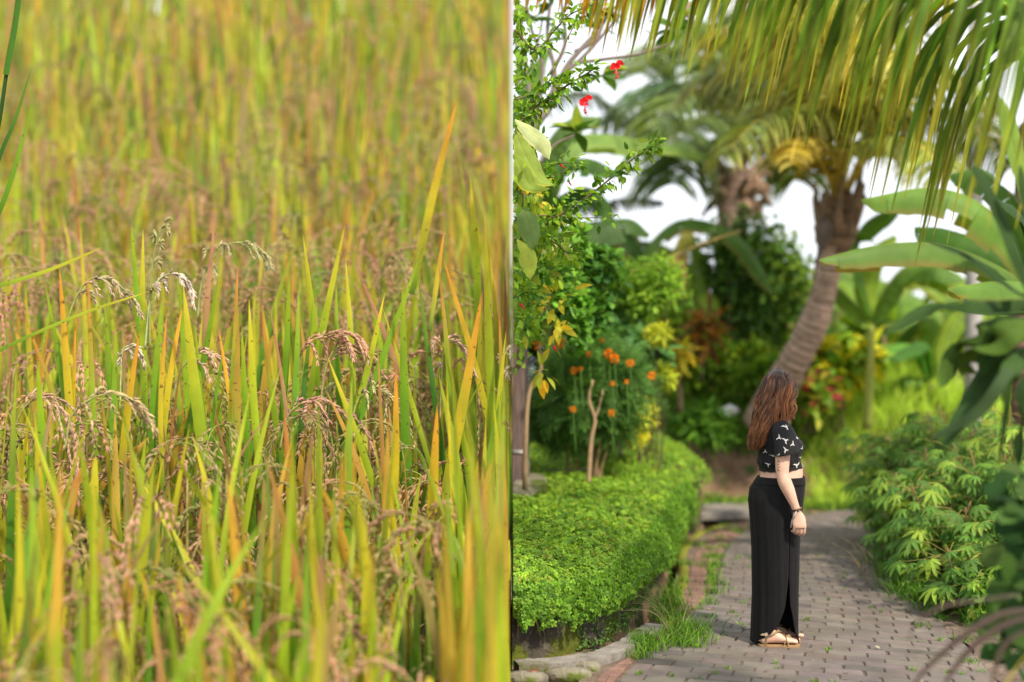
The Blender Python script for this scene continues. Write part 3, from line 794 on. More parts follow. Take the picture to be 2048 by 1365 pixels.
# upright and arching ears in focus
EARS = [
 ([(585, 800), (592, 730), (625, 682), (670, 668), (716, 668)], 11, 0.42, (0.46, 0.25, 0.15), 'large arching tan rice ear in the middle of the field, its grains hanging right', 7.0),
 ([(640, 820), (650, 745), (670, 700), (710, 695), (745, 740)], 9, 0.4, (0.44, 0.26, 0.16), 'tan rice ear hanging just below the large arching one', 7.03),
 ([(130, 660), (150, 600), (180, 560), (220, 560), (262, 590)], 8, 0.22, (0.42, 0.33, 0.20), 'pale rice ear arching right beside the orange spotted blade', 7.1),
 ([(300, 700), (300, 600), (306, 520), (318, 470), (328, 446)], 6, 0.16, (0.34, 0.30, 0.12), 'upright seedy rice ear pointing to the sky in the left half', 7.0),
 ([(290, 700), (300, 600), (318, 560), (350, 548), (386, 574)], 7, 0.18, (0.50, 0.42, 0.34), 'small pale rice ear drooping right below the upright one', 7.0),
 ([(395, 640), (405, 560), (440, 500), (490, 485), (530, 510)], 9, 0.26, (0.40, 0.36, 0.18), 'greenish rice ear arching high and softly blurred left of centre', 7.9),
 ([(130, 900), (145, 830), (190, 795), (240, 790), (290, 815)], 9, 0.3, (0.44, 0.32, 0.17), 'blurred tan rice ear arching over the lower left blades', 6.3),
 ([(240, 820), (242, 740), (246, 700), (262, 692), (272, 700)], 5, 0.14, (0.50, 0.42, 0.30), 'small whitish rice ear standing left of the flame coloured blade', 7.0),
 ([(345, 800), (360, 745), (385, 712), (410, 708), (440, 715)], 7, 0.3, (0.48, 0.32, 0.22), 'pinkish rice ear drooping right behind the broad leaning blade', 7.05),
 ([(880, 840), (884, 750), (888, 690), (900, 684), (916, 690)], 7, 0.28, (0.46, 0.30, 0.20), 'slim rice ear hanging straight down between the right hand blades', 7.0),
 ([(935, 860), (930, 800), (938, 770), (952, 772), (962, 800)], 8, 0.35, (0.36, 0.24, 0.12), 'brown rice ear hanging behind the orange tipped leaning blade', 7.05),
 ([(560, 900), (572, 840), (600, 810), (650, 805), (700, 830)], 10, 0.4, (0.46, 0.25, 0.18), 'reddish rice ear spreading right in the lower middle of the field', 6.9),
 ([(700, 880), (712, 810), (740, 780), (770, 790), (800, 830)], 10, 0.36, (0.42, 0.34, 0.17), 'dense straw coloured rice ear below the long leaning blade', 6.95),
 ([(20, 900), (40, 830), (70, 800), (110, 810), (140, 860)], 9, 0.36, (0.44, 0.27, 0.18), 'drooping rice ear low at the left edge of the field', 6.8),
 ([(1005, 830), (1006, 760), (1008, 720), (1012, 705), (1016, 712)], 5, 0.14, (0.48, 0.38, 0.26), 'pale rice ear at the very right end of the field', 7.0),
]
for pts, nb, bl, col, lab, Yd in EARS:
    g = G(clip=-1); g.clip = 0
    panicle_geo(g, [P(x, y, Yd) for x, y in pts], 0.92, nb=nb, col=col, blen=bl)
    # drop anything crossing the edge of the field
    for k in range(len(g.v)): g.v[k][:, 0] = np.minimum(g.v[k][:, 0], -0.006)
    tag(g.build('rice_ear', 'grain'), lab, 'rice ear', 'rice ears in the sharp band of the field')

# ------------------------------------------------------------------ vegetation builders
def bush(name, c, rad, n, tpl, size, pal, label, cat='shrub', group=None, mat='leaf', stems=5, stemcol=(0.12, 0.09, 0.05), lumps=10, up=0.35, w=None, base_z=None, szv=0.3, stemr=0.012):
    """shrub of separate leaves clustered on lumps; > foliage, stem"""
    c = np.asarray(c, float); rad = np.asarray(rad, float)
    bz = base_z if base_z is not None else c[2] - rad[2]
    t_ = thing(name, (c[0], c[1], bz), label, cat, group)
    ld = rand_dirs(lumps, 0.1); lc = c + ld * rad * rng.uniform(0.3, 0.85, (lumps, 1))
    lr = rng.uniform(0.28, 0.5, lumps)
    k = rng.integers(0, lumps, n)
    d = rand_dirs(n, 0.15)
    pos = lc[k] + d * rad * lr[k][:, None] * rng.uniform(0.45, 1.05, (n, 1))
    D = nrm(d * 0.8 + rng.normal(size=(n, 3)) * 0.6 + np.array([0, 0, -0.15]))
    Nn = nrm(np.array([0, -0.25, 1.0]) * 1.0 + rng.normal(size=(n, 3)) * 0.45)
    s = size * rng.uniform(1 - szv, 1 + szv, n)
    C = pick(pal, n, 0.22, w=w) * (0.85 + 0.3 * rng.random(lumps))[k][:, None]
    g = G(clip=1)
    g.inst(tpl, frames(D, Nn) * s[:, None, None], pos, C)
    g.build('foliage', mat, t_)
    if stems:
        g = G(clip=1)
        for i in range(stems):
            e = lc[i % lumps]
            b = np.array([c[0] + rng.uniform(-.3, .3) * rad[0], c[1] + rng.uniform(-.3, .3) * rad[1], bz - 0.03])
            m = (b + e) / 2 + rng.normal(size=3) * 0.08 * rad.min()
            g.tubes(catmull([b, m, e], 10)[None], np.linspace(stemr, stemr * 0.4, 10)[None], stemcol, k=6)
        if g.n: g.build('stem', 'stem', t_)
    return t_

def banana_leaf(g, ctrl, width, col, tears=0.25, prof=None, up=(0, -0.3, 1.0), droop=0.35, edge=None, n=44, gr=None, ribw=0.02, fold=0.3):
    """ctrl world points of midrib; blade in strips with tears"""
    m = catmull(ctrl, n); T = nrm(np.gradient(m, axis=0))
    upv = np.asarray(up, float)
    S = nrm(np.cross(T, upv)); U = np.cross(S, T)
    t = np.linspace(0, 1, n)
    W = width / 2 * np.interp(t, *(prof or ([0, .05, .2, .6, .85, .95, 1], [.12, .5, .9, 1, .75, .45, .05])))
    gr_ = gr or g
    L_ = np.linalg.norm(np.diff(m, axis=0), axis=1).sum()
    gr_.tubes(m[None], np.linspace(ribw, ribw * 0.25, n)[None], np.array(col) * np.array((1.5, 1.25, 1.3)), k=6)
    for sg in (-1, 1):
        i = 0
        while i < n - 1:
            ln = 2
            while i + ln < n - 1 and rng.random() > tears: ln += 1
            j = min(i + ln, n - 1)
            idx = np.arange(i, j + 1)
            dr = droop * rng.uniform(0.6, 1.5); sw = rng.uniform(-0.10, 0.10) * tears * 3
            K_ = 6; v = np.linspace(0, 1, K_)
            sh = 1.0 - (0.03 + 0.10 * (rng.random() if tears > .08 else 0)) * 1.0
            base = m[idx][:, None, :]
            out = S[idx][:, None, :] * sg * (W[idx][:, None, None] * v[None, :, None]) * sh
            lift = U[idx][:, None, :] * (W[idx][:, None, None] * (fold * v - (fold + dr) * v ** 2)[None, :, None])
            fwd = T[idx][:, None, :] * (W[idx][:, None, None] * (0.25 + sw) * v[None, :, None])
            grav = np.array([0, 0, -1.0]) * (W[idx][:, None, None] * dr * 0.6 * (v ** 2)[None, :, None])
            Vv = base + out + lift + fwd + grav
            Vv = Vv + 0.014 * width * np.sin(np.arange(len(idx))[:, None, None] * 2.1) * v[None, :, None]
            c = np.tile(np.array(col) * rng.uniform(0.88, 1.12), (len(idx), K_, 1))
            if edge is not None:
                e = rng.uniform(0.3, 1.0)
                c[:, -1] = c[:, -1] * (1 - e) + np.array(edge) * e
            if g.clip == 0 or Vv[..., 0].min() > 0.004:
                g.grid(Vv, c.reshape(-1, 3))
            i = j
def banana_plant(name, base, h, leaves, label, group=None, col=(0.10, 0.22, 0.03), stemcol=(0.20, 0.24, 0.07), r=0.09, top=None, **kw):
    """leaves: list of (ctrl world pts, width, col or None, tears, droop)"""
    t_ = thing(name, base, label, 'banana plant', group)
    g = G(clip=1); tp = np.array(top if top is not None else (base[0], base[1], base[2] + h))
    g.tubes(catmull([np.array(base) - np.array([0, 0, .05]), (np.array(base) + tp) / 2, tp], 12)[None], np.linspace(r, r * 0.55, 12)[None], stemcol, k=12)
    if g.n: g.build('trunk', 'stem', t_)
    for lf in leaves:
        ct, wd, cc, te, dr = lf[:5]
        g = G(clip=1)
        banana_leaf(g, ct, wd, cc or col, tears=te, droop=dr, edge=lf[5] if len(lf) > 5 else None, **kw)
        if g.n: g.build('leaf', 'banana', t_)
    return t_
def auto_banana(base, h, nl, ln, wd, label, col, group='banana plants behind the garden', tears=0.15, spread=1.0, up=1.0, stemcol=(0.20, 0.24, 0.07)):
    base = np.array(base, float); top = base + np.array([rng.uniform(-.1, .1), 0, h])
    lv = []
    a0 = rng.uniform(0, 6)
    for i in range(nl):
        a = a0 + i * 2.4 + rng.uniform(-.3, .3)
        L_ = ln * rng.uniform(0.75, 1.15); e = rng.uniform(0.35, 1.0) * up
        d = np.array([math.cos(a), math.sin(a), 0])
        p1 = top + d * L_ * 0.12 + np.array([0, 0, L_ * 0.22 * e])
        p2 = top + d * L_ * 0.42 * spread + np.array([0, 0, L_ * 0.5 * e])
        p3 = top + d * L_ * 0.8 * spread + np.array([0, 0, L_ * (0.5 * e - 0.12)])
        p4 = top + d * L_ * 1.05 * spread + np.array([0, 0, L_ * (0.3 * e - 0.32)])
        lv.append(([top, p1, p2, p3, p4], wd * rng.uniform(.8, 1.1), tuple(np.array(col) * rng.uniform(.8, 1.2)), tears * rng.uniform(.5, 1.6), 0.3, (0.35, 0.25, 0.08)))
    return banana_plant('banana_plant', base, h, lv, label, group, top=top, stemcol=stemcol)

def frond(g, gr, ctrl, llen, col, n=60, droop=0.7, w=0.022, u0=0.12, rcol=(0.30, 0.26, 0.05), rr=0.02, sag=1.0, tipcol=None, updir=(0, 0, 1.0), sidew=1.0, N=8, fwd=0.55, shape=None, tipmix=(0.6, 1.0), leanx=0.0, var=.28):
    """coconut frond: rachis and hanging leaflets both sides"""
    m = catmull(ctrl, 60); T = nrm(np.gradient(m, axis=0)); S = nrm(np.cross(T, np.asarray(updir, float)))
    gr.tubes(m[::2][None], np.linspace(rr, rr * 0.25, 30)[None], rcol, k=6)
    u = np.linspace(u0, 0.995, n)
    for sg in (-1, 1):
        uu = np.clip(u + rng.uniform(-.003, .003, n), 0, 1); f = uu * 59; i = f.astype(int).clip(0, 58); fr = (f - i)[:, None]
        p = m[i] * (1 - fr) + m[i + 1] * fr; t = T[i]; s = S[i]
        L_ = llen * (np.interp(uu, [0, .15, .45, .8, 1], [.55, .85, 1, .75, .35]) if shape is None else np.interp(uu, *shape)) * rng.uniform(.85, 1.12, n)
        d0 = nrm(s * sg * sidew + t * fwd + np.array([0, 0, 0.15]) + rng.normal(size=(n, 3)) * 0.07)
        tt = np.linspace(0, 1, N)[None, :, None]
        down = np.array([leanx, 0, -1.0])
        dr = droop * rng.uniform(.85, 1.15, (n, 1, 1))
        # direction rotates from d0 to down
        a = np.clip(tt ** 0.8 * dr * sag, 0, 1)
        dirs = nrm(d0[:, None, :] * (1 - a) + down * a)
        step = L_[:, None, None] / (N - 1)
        Pt = p[:, None, :] + np.cumsum(np.concatenate([np.zeros((n, 1, 3)), dirs[:, :-1] * step], 1), 1)
        W = w * np.interp(np.linspace(0, 1, N), [0, .2, .6, 1], [.6, 1, .8, .06])[None] * rng.uniform(.8, 1.15, (n, 1))
        tv = nrm(np.cross(dirs, np.array([0.2, 0.3, 0.5])) + 0.35 * t[:, None, :] + 0.0)
        sd = nrm(np.repeat(t[:, None, :], N, 1) * 0.8 + rng.normal(size=(n, 1, 3)) * 0.35)
        sd = nrm(sd - dirs * (sd * dirs).sum(-1, keepdims=True))
        C = jit(col, n, var, 0.1)[:, None, :].repeat(N, 1)
        if tipcol is not None:
            mixm = np.clip((np.linspace(0, 1, N)[None, :, None] - tipmix[0]) / max(tipmix[1] - tipmix[0], .01), 0, 1) * rng.uniform(0.2, 1, (n, 1, 1))
            C = C * (1 - mixm) + np.array(tipcol) * mixm
        g.ribbons(Pt, W, sd, C, fold=0.35)

def grass_patch(g, xy, z, h, w, pal, lean=0.5, N=5, pw=None):
    n = len(xy); t = np.linspace(0, 1, N); H = h * rng.uniform(.5, 1.2, n); az = rng.uniform(0, 2 * math.pi, n)
    ln = H * lean * rng.uniform(.2, 1.3, n)
    Pt = np.stack([xy[:, 0:1] + (np.cos(az) * ln)[:, None] * t ** 2, xy[:, 1:2] + (np.sin(az) * ln)[:, None] * t ** 2, (z)[:, None] + H[:, None] * (t - .3 * t ** 3 * (ln / H)[:, None])], 2)
    W = w * np.interp(t, [0, .5, 1], [.8, 1, .05])[None] * rng.uniform(.7, 1.2, (n, 1))
    fa = rng.uniform(-1.2, 1.2, n); side = np.stack([np.cos(fa), np.sin(fa), 0 * fa], 1)
    C = pick(pal, n, .25, w=pw)[:, None, :] * np.linspace(.8, 1.15, N)[None, :, None]
    g.ribbons(Pt, W, side, C)

GREEN = [(0.10, 0.22, 0.02), (0.14, 0.29, 0.025), (0.20, 0.36, 0.03), (0.06, 0.15, 0.02)]
DARK = [(0.03, 0.09, 0.018), (0.05, 0.13, 0.022), (0.075, 0.18, 0.025), (0.02, 0.06, 0.012)]
LIME = [(0.28, 0.44, 0.03), (0.36, 0.50, 0.035), (0.20, 0.38, 0.025)]
YEL = [(0.60, 0.50, 0.03), (0.45, 0.46, 0.03), (0.30, 0.38, 0.02), (0.62, 0.40, 0.02)]

# ------------------------------------------------------------------ ground cover (yellow flowered) on the raised bed
def hs(x, y):
    e = xwall(y) + 0.10 - x                               # distance inside the overhanging edge
    ff = np.clip((y - 6.62) / 0.5, 0, 1)
    k = np.sqrt(np.clip(np.minimum(e / 0.42, 1), 0, 1)) * np.sqrt(ff)
    top = 0.52 + 0.05 * (y - 7) + 0.03 * np.sin(x * 5 + y * 3) + 0.025 * np.sin(x * 11 - y * 7) + 0.02 * np.sin(y * 13 + x * 4)
    low = 0.27 + 0.04 * (y - 7)
    return low + (top - low) * k
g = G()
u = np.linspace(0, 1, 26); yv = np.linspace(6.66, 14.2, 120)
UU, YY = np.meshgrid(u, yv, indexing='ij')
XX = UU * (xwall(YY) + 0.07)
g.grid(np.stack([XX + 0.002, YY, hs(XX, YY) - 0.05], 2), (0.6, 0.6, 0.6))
n = 36000
yy = 6.64 + (14.3 - 6.64) * rng.random(n) ** 1.35
xx = (xwall(yy) + 0.13) * rng.random(n)
zz = hs(xx, yy)
dz = 0.02
gx = (hs(xx + dz, yy) - hs(xx - dz, yy)) / (2 * dz); gy = (hs(xx, yy + dz) - hs(xx, yy - dz)) / (2 * dz)
Nn = nrm(np.stack([-gx, -gy, np.ones(n)], 1))
pos = np.c_[xx, yy, zz] + Nn * rng.uniform(-0.045, 0.035, (n, 1))
gl = G(clip=1)
D = nrm(rng.normal(size=(n, 3)) + Nn * 0.1); D = nrm(D - Nn * (D * Nn).sum(1, keepdims=True) * 0.8)
Cc = pick([(0.21, 0.38, 0.04), (0.30, 0.50, 0.045), (0.14, 0.28, 0.03), (0.38, 0.57, 0.05), (0.36, 0.38, 0.07)], n, .28, w=[.28, .28, .25, .14, .05])
gl.inst(CLOVER, frames(D, Nn + rng.normal(size=(n, 3)) * 0.38) * (0.039 * rng.uniform(.6, 1.3, n))[:, None, None], pos, Cc)
# hanging fringe over the front of the wall
n = 9500
wl = edge_at(WALL, 300); k = rng.integers(0, 235, n)
T_ = np.gradient(wl, axis=0); T_ /= np.linalg.norm(T_, axis=1, keepdims=True)
Nw = np.c_[T_[:, 1], -T_[:, 0]]
dep = rng.random(n) ** 1.3
lim = 0.08 + 0.02 * np.sin(k * 0.11) + 0.025 * np.sin(k * 0.97 + 1) + 0.02 * np.sin(k * 2.3) + np.clip((k - 70) / 60, 0, 1) * .18
z_ = 0.42 + 0.04 * (wl[k, 1] - 7) - dep * (0.12 + np.clip(lim, 0.0, 0.34))
o_ = 0.05 + 0.10 * np.sin(np.clip(dep, 0, 1) * math.pi * 0.8) + rng.uniform(-.03, .03, n)
pos = np.c_[wl[k] + Nw[k] * o_[:, None], z_]
N3 = nrm(np.c_[Nw[k], np.full(n, 0.45)])
D = nrm(np.c_[rng.normal(size=(n, 2)) * 0.5, -np.ones(n)])
gl.inst(CLOVER, frames(D, N3 + rng.normal(size=(n, 3)) * 0.4) * (0.039 * rng.uniform(.6, 1.3, n))[:, None, None], pos, pick([(0.17, 0.34, 0.035), (0.24, 0.43, 0.04), (0.11, 0.24, 0.03)], n, .25))
# a thinner trail of stems dangling
for i in range(40):
    q_ = wl[rng.integers(0, 150)]; i0 = np.argmin(((wl - q_) ** 2).sum(1)); b = np.r_[q_ + Nw[i0] * 0.09, 0.36]
    e = b + np.array([rng.uniform(-.05, .08), rng.uniform(-.08, .02), -rng.uniform(.12, .28)])
    gl.tubes(catmull([b, (b + e) / 2 + np.array([0, -.02, 0.01]), e], 6)[None], np.full((1, 6), 0.0015), (0.20, 0.16, 0.05), k=3)
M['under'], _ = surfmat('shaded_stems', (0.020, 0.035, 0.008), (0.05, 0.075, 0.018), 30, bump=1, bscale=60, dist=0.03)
cover = gl.build('ground_cover', 'leaf')
tag(cover, 'dense bright green clover like ground cover with tiny yellow flowers spilling over the mossy wall', 'ground cover', kind='stuff')
u_ = g.build('undergrowth', 'under', cover)  # dark sheet below the leaves, its colour painting the shade among the stems
FLW = merge_tpl([(leaf_tpl(0.5, 0.5, 2, point=.5, wpos=.6, droop=-.3), rotz(a), (0, 0, 0), (1, 1, 1)) for a in (0, 2.1, 4.2)])
gf = G(clip=1); n = 330
yy = 6.7 + 6.5 * rng.random(n) ** 1.2; xx = (xwall(yy) + 0.05) * rng.random(n); zz = hs(xx, yy) + 0.03
gf.inst(FLW, frames(rand_dirs(n), np.tile([0, -0.5, 1.0], (n, 1)) + rng.normal(size=(n, 3)) * .4) * 0.016, np.c_[xx, yy, zz], jit((0.75, 0.50, 0.02), n, .15))
fl = gf.build('yellow_flowers', 'petal', cover); fl['kind'] = 'stuff'

# ------------------------------------------------------------------ bank grass, weeds
g = G(clip=1)
def patch(n, x0, x1, y0, y1, h, w, pal, lean=.5, N=5, cond=None):
    xy = np.c_[rng.uniform(x0, x1, n), rng.uniform(y0, y1, n)]
    if cond is not None: xy = xy[cond(xy)]
    grass_patch(g, xy, hmap(xy[:, 0], xy[:, 1]) - 0.03, h, w, pal, lean, N)
SUNLIT = [(0.48, 0.66, 0.08), (0.58, 0.74, 0.09), (0.38, 0.58, 0.06)]  # very bright greens: sunlight on the bank is put into the grass colour
MG = [(0.08, 0.20, 0.02), (0.12, 0.28, 0.025), (0.05, 0.14, 0.015), (0.16, 0.32, 0.03)]
patch(9000, 3.9, 7.6, 14.75, 18.2, 0.34, 0.008, SUNLIT, .8)
patch(2600, 4.0, 6.8, 15.6, 18.2, 0.6, 0.010, SUNLIT, .6)
patch(5000, 1.2, 4.2, 15.6, 18, 0.42, 0.010, MG, .9)
patch(2600, 2.0, 4.4, 14.3, 15.1, 0.14, 0.007, MG + SUNLIT[:1], .9)
patch(2200, 0, 2.2, 13.2, 15.8, 0.30, 0.009, MG, .8)
patch(900, 3.6, 7.0, 14.6, 14.95, 0.14, 0.007, SUNLIT, .8)
patch(9000, 0.0, 14, 17.5, 24, 0.5, 0.02, MG + SUNLIT, .7)
tag(g.build('bank_grass', 'grass'), 'long bright green grass growing over the earth bank beyond the bend', 'grass', kind='stuff')
g = G(clip=1)
def tuft(x, y, n, h, r, pal=MG, w=0.0035, z=0.005, lean=.9):
    xy = np.c_[rng.normal(x, r, n), rng.normal(y, r, n)]
    grass_patch(g, xy, np.full(n, z), h, w, pal, lean, 5)
PM = [(0.14, 0.30, 0.03), (0.22, 0.40, 0.04), (0.09, 0.2, 0.02)]
for (x, y, n_, h, r) in ((0.80, 6.82, 160, .14, .07), (0.78, 6.95, 130, .12, .05), (0.72, 6.62, 70, .09, .05), (1.02, 6.95, 220, .13, .09), (1.08, 7.25, 240, .17, .08), (1.05, 7.1, 120, .1, .1), (1.0, 7.65, 170, .17, .06), (1.12, 8.1, 160, .15, .06), (1.2, 8.55, 130, .13, .06),
                         (1.36, 8.2, 50, .09, .06), (1.5, 8.6, 70, .11, .05), (1.55, 9.0, 60, .09, .07), (1.62, 9.4, 70, .11, .05), (1.68, 9.8, 70, .12, .06), (1.3, 9.1, 60, .08, .05), (1.48, 9.9, 70, .1, .06), (1.75, 10.3, 60, .1, .06), (1.85, 10.8, 60, .08, .07), (2.05, 11.5, 60, .08, .08), (1.75, 11.1, 60, .08, .08), (2.3, 12.2, 70, .09, .1), (1.3, 7.75, 30, .06, .05)):
    tuft(x, y, int(n_ * .62), h * .9, r * .8, PM)
for i in range(18):
    v = rng.random(); q_ = Lo[0] * 0 + edge_at(Li, 40)[rng.integers(6, 38)]
    tuft(q_[0] + rng.uniform(-.08, .06), q_[1], 26, .07, .03, PM)
for i in range(70):      # sprigs in paver joints, mostly on the left of the lane
    r_ = rng.integers(4, 50); uu = rng.random() ** 1.7
    q_ = Lr[r_] * (1 - uu) + Rr[r_] * uu
    tuft(q_[0], q_[1], rng.integers(5, 18), .035, .012, PM, w=0.003)
for (x, y, n_, h, r) in ((2.95, 8.35, 260, .20, .10), (3.02, 8.75, 260, .22, .12), (2.98, 8.0, 140, .12, .08), (2.75, 7.05, 30, .06, .05), (3.05, 7.5, 160, .18, .08), (2.62, 7.45, 28, .05, .03), (3.15, 9.3, 220, .24, .12), (3.1, 7.0, 130, .16, .07), (2.55, 6.5, 24, .05, .03), (2.9, 6.35, 60, .10, .05), (3.3, 9.9, 200, .26, .13), (3.0, 6.7, 60, .12, .05)):
    tuft(x, y, n_, h, r)
# seed stalks
for i in range(9):
    b = np.array([1.02 + rng.uniform(-.05, .05), 7.3 + rng.uniform(-.2, .3), 0.0]); e = b + np.array([-rng.uniform(.15, .38), rng.uniform(-.1, .2), rng.uniform(.12, .34)])
    g.tubes(catmull([b, (b + e) / 2 + np.array([0.03, 0, .08]), e], 8)[None], np.linspace(.003, .0012, 8)[None], (0.42, 0.38, 0.2), k=3)
for i in range(8):
    b = np.array([2.85 + rng.uniform(-.1, .1), 9.1 + rng.uniform(-.3, .3), 0.0]); e = b + np.array([-rng.uniform(.05, .3), rng.uniform(-.1, .2), rng.uniform(.15, .34)])
    g.tubes(catmull([b, (b + e) / 2 + np.array([0.03, 0, .06]), e], 8)[None], np.linspace(.003, .0012, 8)[None], (0.45, 0.36, 0.2), k=3)
tag(g.build('weeds', 'grass'), 'small grass weeds sprouting between the pavers and along the ditch edge', 'weeds', kind='stuff')
# small ferns and moss plants on the wall foot
g = G(clip=1); n = 700
k = rng.integers(20, 110, n); z_ = rng.uniform(-.02, .2, n) * rng.random(n)
pos = np.c_[wl[k] + Nw[k] * rng.uniform(0.0, .05, (n, 1)), z_]
g.inst(LEAFS, frames(rand_dirs(n, .5), np.c_[Nw[k], np.full(n, .6)]) * 0.026, pos, pick([(0.10, .2, .04), (.16, .3, .06)], n))
tag(g.build('wall_weeds', 'leaf'), 'tiny pale green plants clinging to the foot of the mossy wall', 'weeds', kind='stuff')
# litter of dead leaves on path and bed stones
g = G(clip=1); n = 150
r_ = rng.integers(0, 70, n); uu = rng.uniform(0.0, 1.25, n)
pos2 = Lr[r_] * (1 - uu)[:, None] + Rr[r_] * uu[:, None]
g.inst(LEAFS, frames(rand_dirs(n) * np.array([1, 1, .1]), np.tile([0, 0, 1.0], (n, 1)) + rng.normal(size=(n, 3)) * .3) * rng.uniform(.015, .05, (n, 1, 1)), np.c_[pos2, np.full(n, .02)], pick([(.42, .30, .22), (.3, .2, .12), (.5, .42, .34), (.2, .12, .08)], n))
tag(g.build('leaf_litter', 'leaf'), 'scattered dry leaf fragments lying on the pavers and verge', 'leaf litter', kind='stuff')

# ------------------------------------------------------------------ left garden
# wooden post with wire, on a stone block
t_ = thing('wooden_post', (0.055, 9.7, 0.55), 'dark weathered wooden post standing on a stone at the left edge of the garden', 'post')
g = G(); g.box((0.057, 9.7, 1.62), (0.051, 0.05, 1.25), ch=0.004); g.build('shaft', 'wood', t_, smooth=False)
g = G(); g.box((0.059, 9.7, 0.78), (0.056, 0.058, 0.2), ch=0.01); g.build('footing', 'wood', t_, smooth=False)
g = G(); a = np.linspace(0, 2 * math.pi, 24)
for kz in (0.985, 1.0):
    sq = np.c_[0.062 + 0.064 * np.sign(np.cos(a)) * np.abs(np.cos(a)) ** .35, 9.7 + 0.066 * np.sign(np.sin(a)) * np.abs(np.sin(a)) ** .35, np.full(24, kz)]
    sq[:, 0] = np.maximum(sq[:, 0], 0.004)
    g.tubes(sq[None], np.full((1, 24), .006), (1, 1, 1), k=6, cap=False)
g.build('wire', 'wire', t_)
g = G(); g.box((0.15, 9.95, 0.63), (0.145, 0.4, 0.13), ch=0.03)
tag(g.build('stone_block', 'stone', smooth=False), 'mossy rectangular stone block behind the ground cover at the foot of the post', 'stone')
g = G(); g.box((0.40, 11.0, 0.62), (0.36, 0.12, 0.12), ch=0.03, rz=R(8))
tag(g.build('stone_block', 'stone', smooth=False), 'low mossy stone kerb lying behind the ground cover, farther than the post', 'stone')

def flower_hib(px, py, Y, s, label, bud=False, tilt=0.0):
    c = P(px, py, Y)
    t_ = thing('hibiscus_bud' if bud else 'hibiscus_flower', c, label, 'flower', 'red hibiscus buds' if bud else 'red hibiscus flowers')
    g = G()
    if bud:
        ax = catmull([c + np.array([0, 0, s * 1.0]), c + np.array([0.01, 0, 0]), c + np.array([0.02 + tilt * s, 0, -s * 1.2])], 9)
        g.tubes(ax[None], (s * np.array([.12, .3, .42, .45, .42, .38, .3, .2, .05]))[None], (0.55, 0.03, 0.06), k=8); g.build('petals', 'petal', t_)
        g = G(); g.tubes(np.stack([c + np.array([0, 0, s * 3.0]), c + np.array([0, 0, s * .9])])[None], np.array([[.004, .01]]), (0.12, 0.25, 0.03), k=6); g.build('stalk', 'stem', t_)
        return
    tpl = leaf_tpl(1, .85, 5, point=.35, wpos=.65, droop=-0.15, fold=.2)
    D = []; 
    for i in range(5):
        a = i * 2 * math.pi / 5 + tilt
        D.append((math.cos(a), -0.25, math.sin(a) * .8 + .1))
    D = nrm(np.array(D)); 
    g.inst(tpl, frames(D, np.tile([0.1, -1, 0.1], (5, 1)) + rng.normal(size=(5, 3)) * .35) * s, np.tile(c, (5, 1)), jit((0.78, 0.02, 0.03), 5, .12))
    D2 = nrm(D + np.array([.3, -.1, .55]))
    g.inst(tpl, frames(D2, np.tile([0.1, -1, 0.3], (5, 1)) + rng.normal(size=(5, 3)) * .4) * s * .8, np.tile(c + np.array([s * .8, 0.01, s * .7]), (5, 1)), jit((0.82, 0.03, 0.04), 5, .12))
    g.build('petals', 'petal', t_)
    g = G(); st = catmull([c, c + np.array([.1 * s, -.05, -1.0 * s]), c + np.array([.12 * s, -.05, -2.3 * s])], 7)
    g.tubes(st[None], np.full((1, 7), .004), (0.75, 0.12, 0.16), k=5)
    n = 24; g.inst(GRAIN, frames(rand_dirs(n), rand_dirs(n)) * 0.016, st[rng.integers(4, 7, n)] + rng.normal(size=(n, 3)) * .006, jit((.8, .15, .2), n)); g.build('stamen', 'petal', t_)

def leafy_branch(g, gs, ctrl, r, n, size, pal, spread=0.06, k=6, scol=(0.16, 0.12, 0.06), tpl=LEAF):
    m = catmull(ctrl, 30); gs.tubes(m[None], np.linspace(r, r * .35, 30)[None], scol, k=k)
    T = nrm(np.gradient(m, axis=0))
    i = rng.integers(2, 30, n)
    D = nrm(rng.normal(size=(n, 3)) * .9 + T[i] * .4 + np.array([0, -.1, .15]))
    pos = m[i] + D * rng.uniform(0, spread, (n, 1))
    Nn = np.array([0, -.5, 1.0]) + rng.normal(size=(n, 3)) * .5
    g.inst(tpl, frames(D + np.array([0, 0, -.35]), Nn) * (size * rng.uniform(.55, 1.25, n))[:, None, None], pos, pick(pal, n, .25))

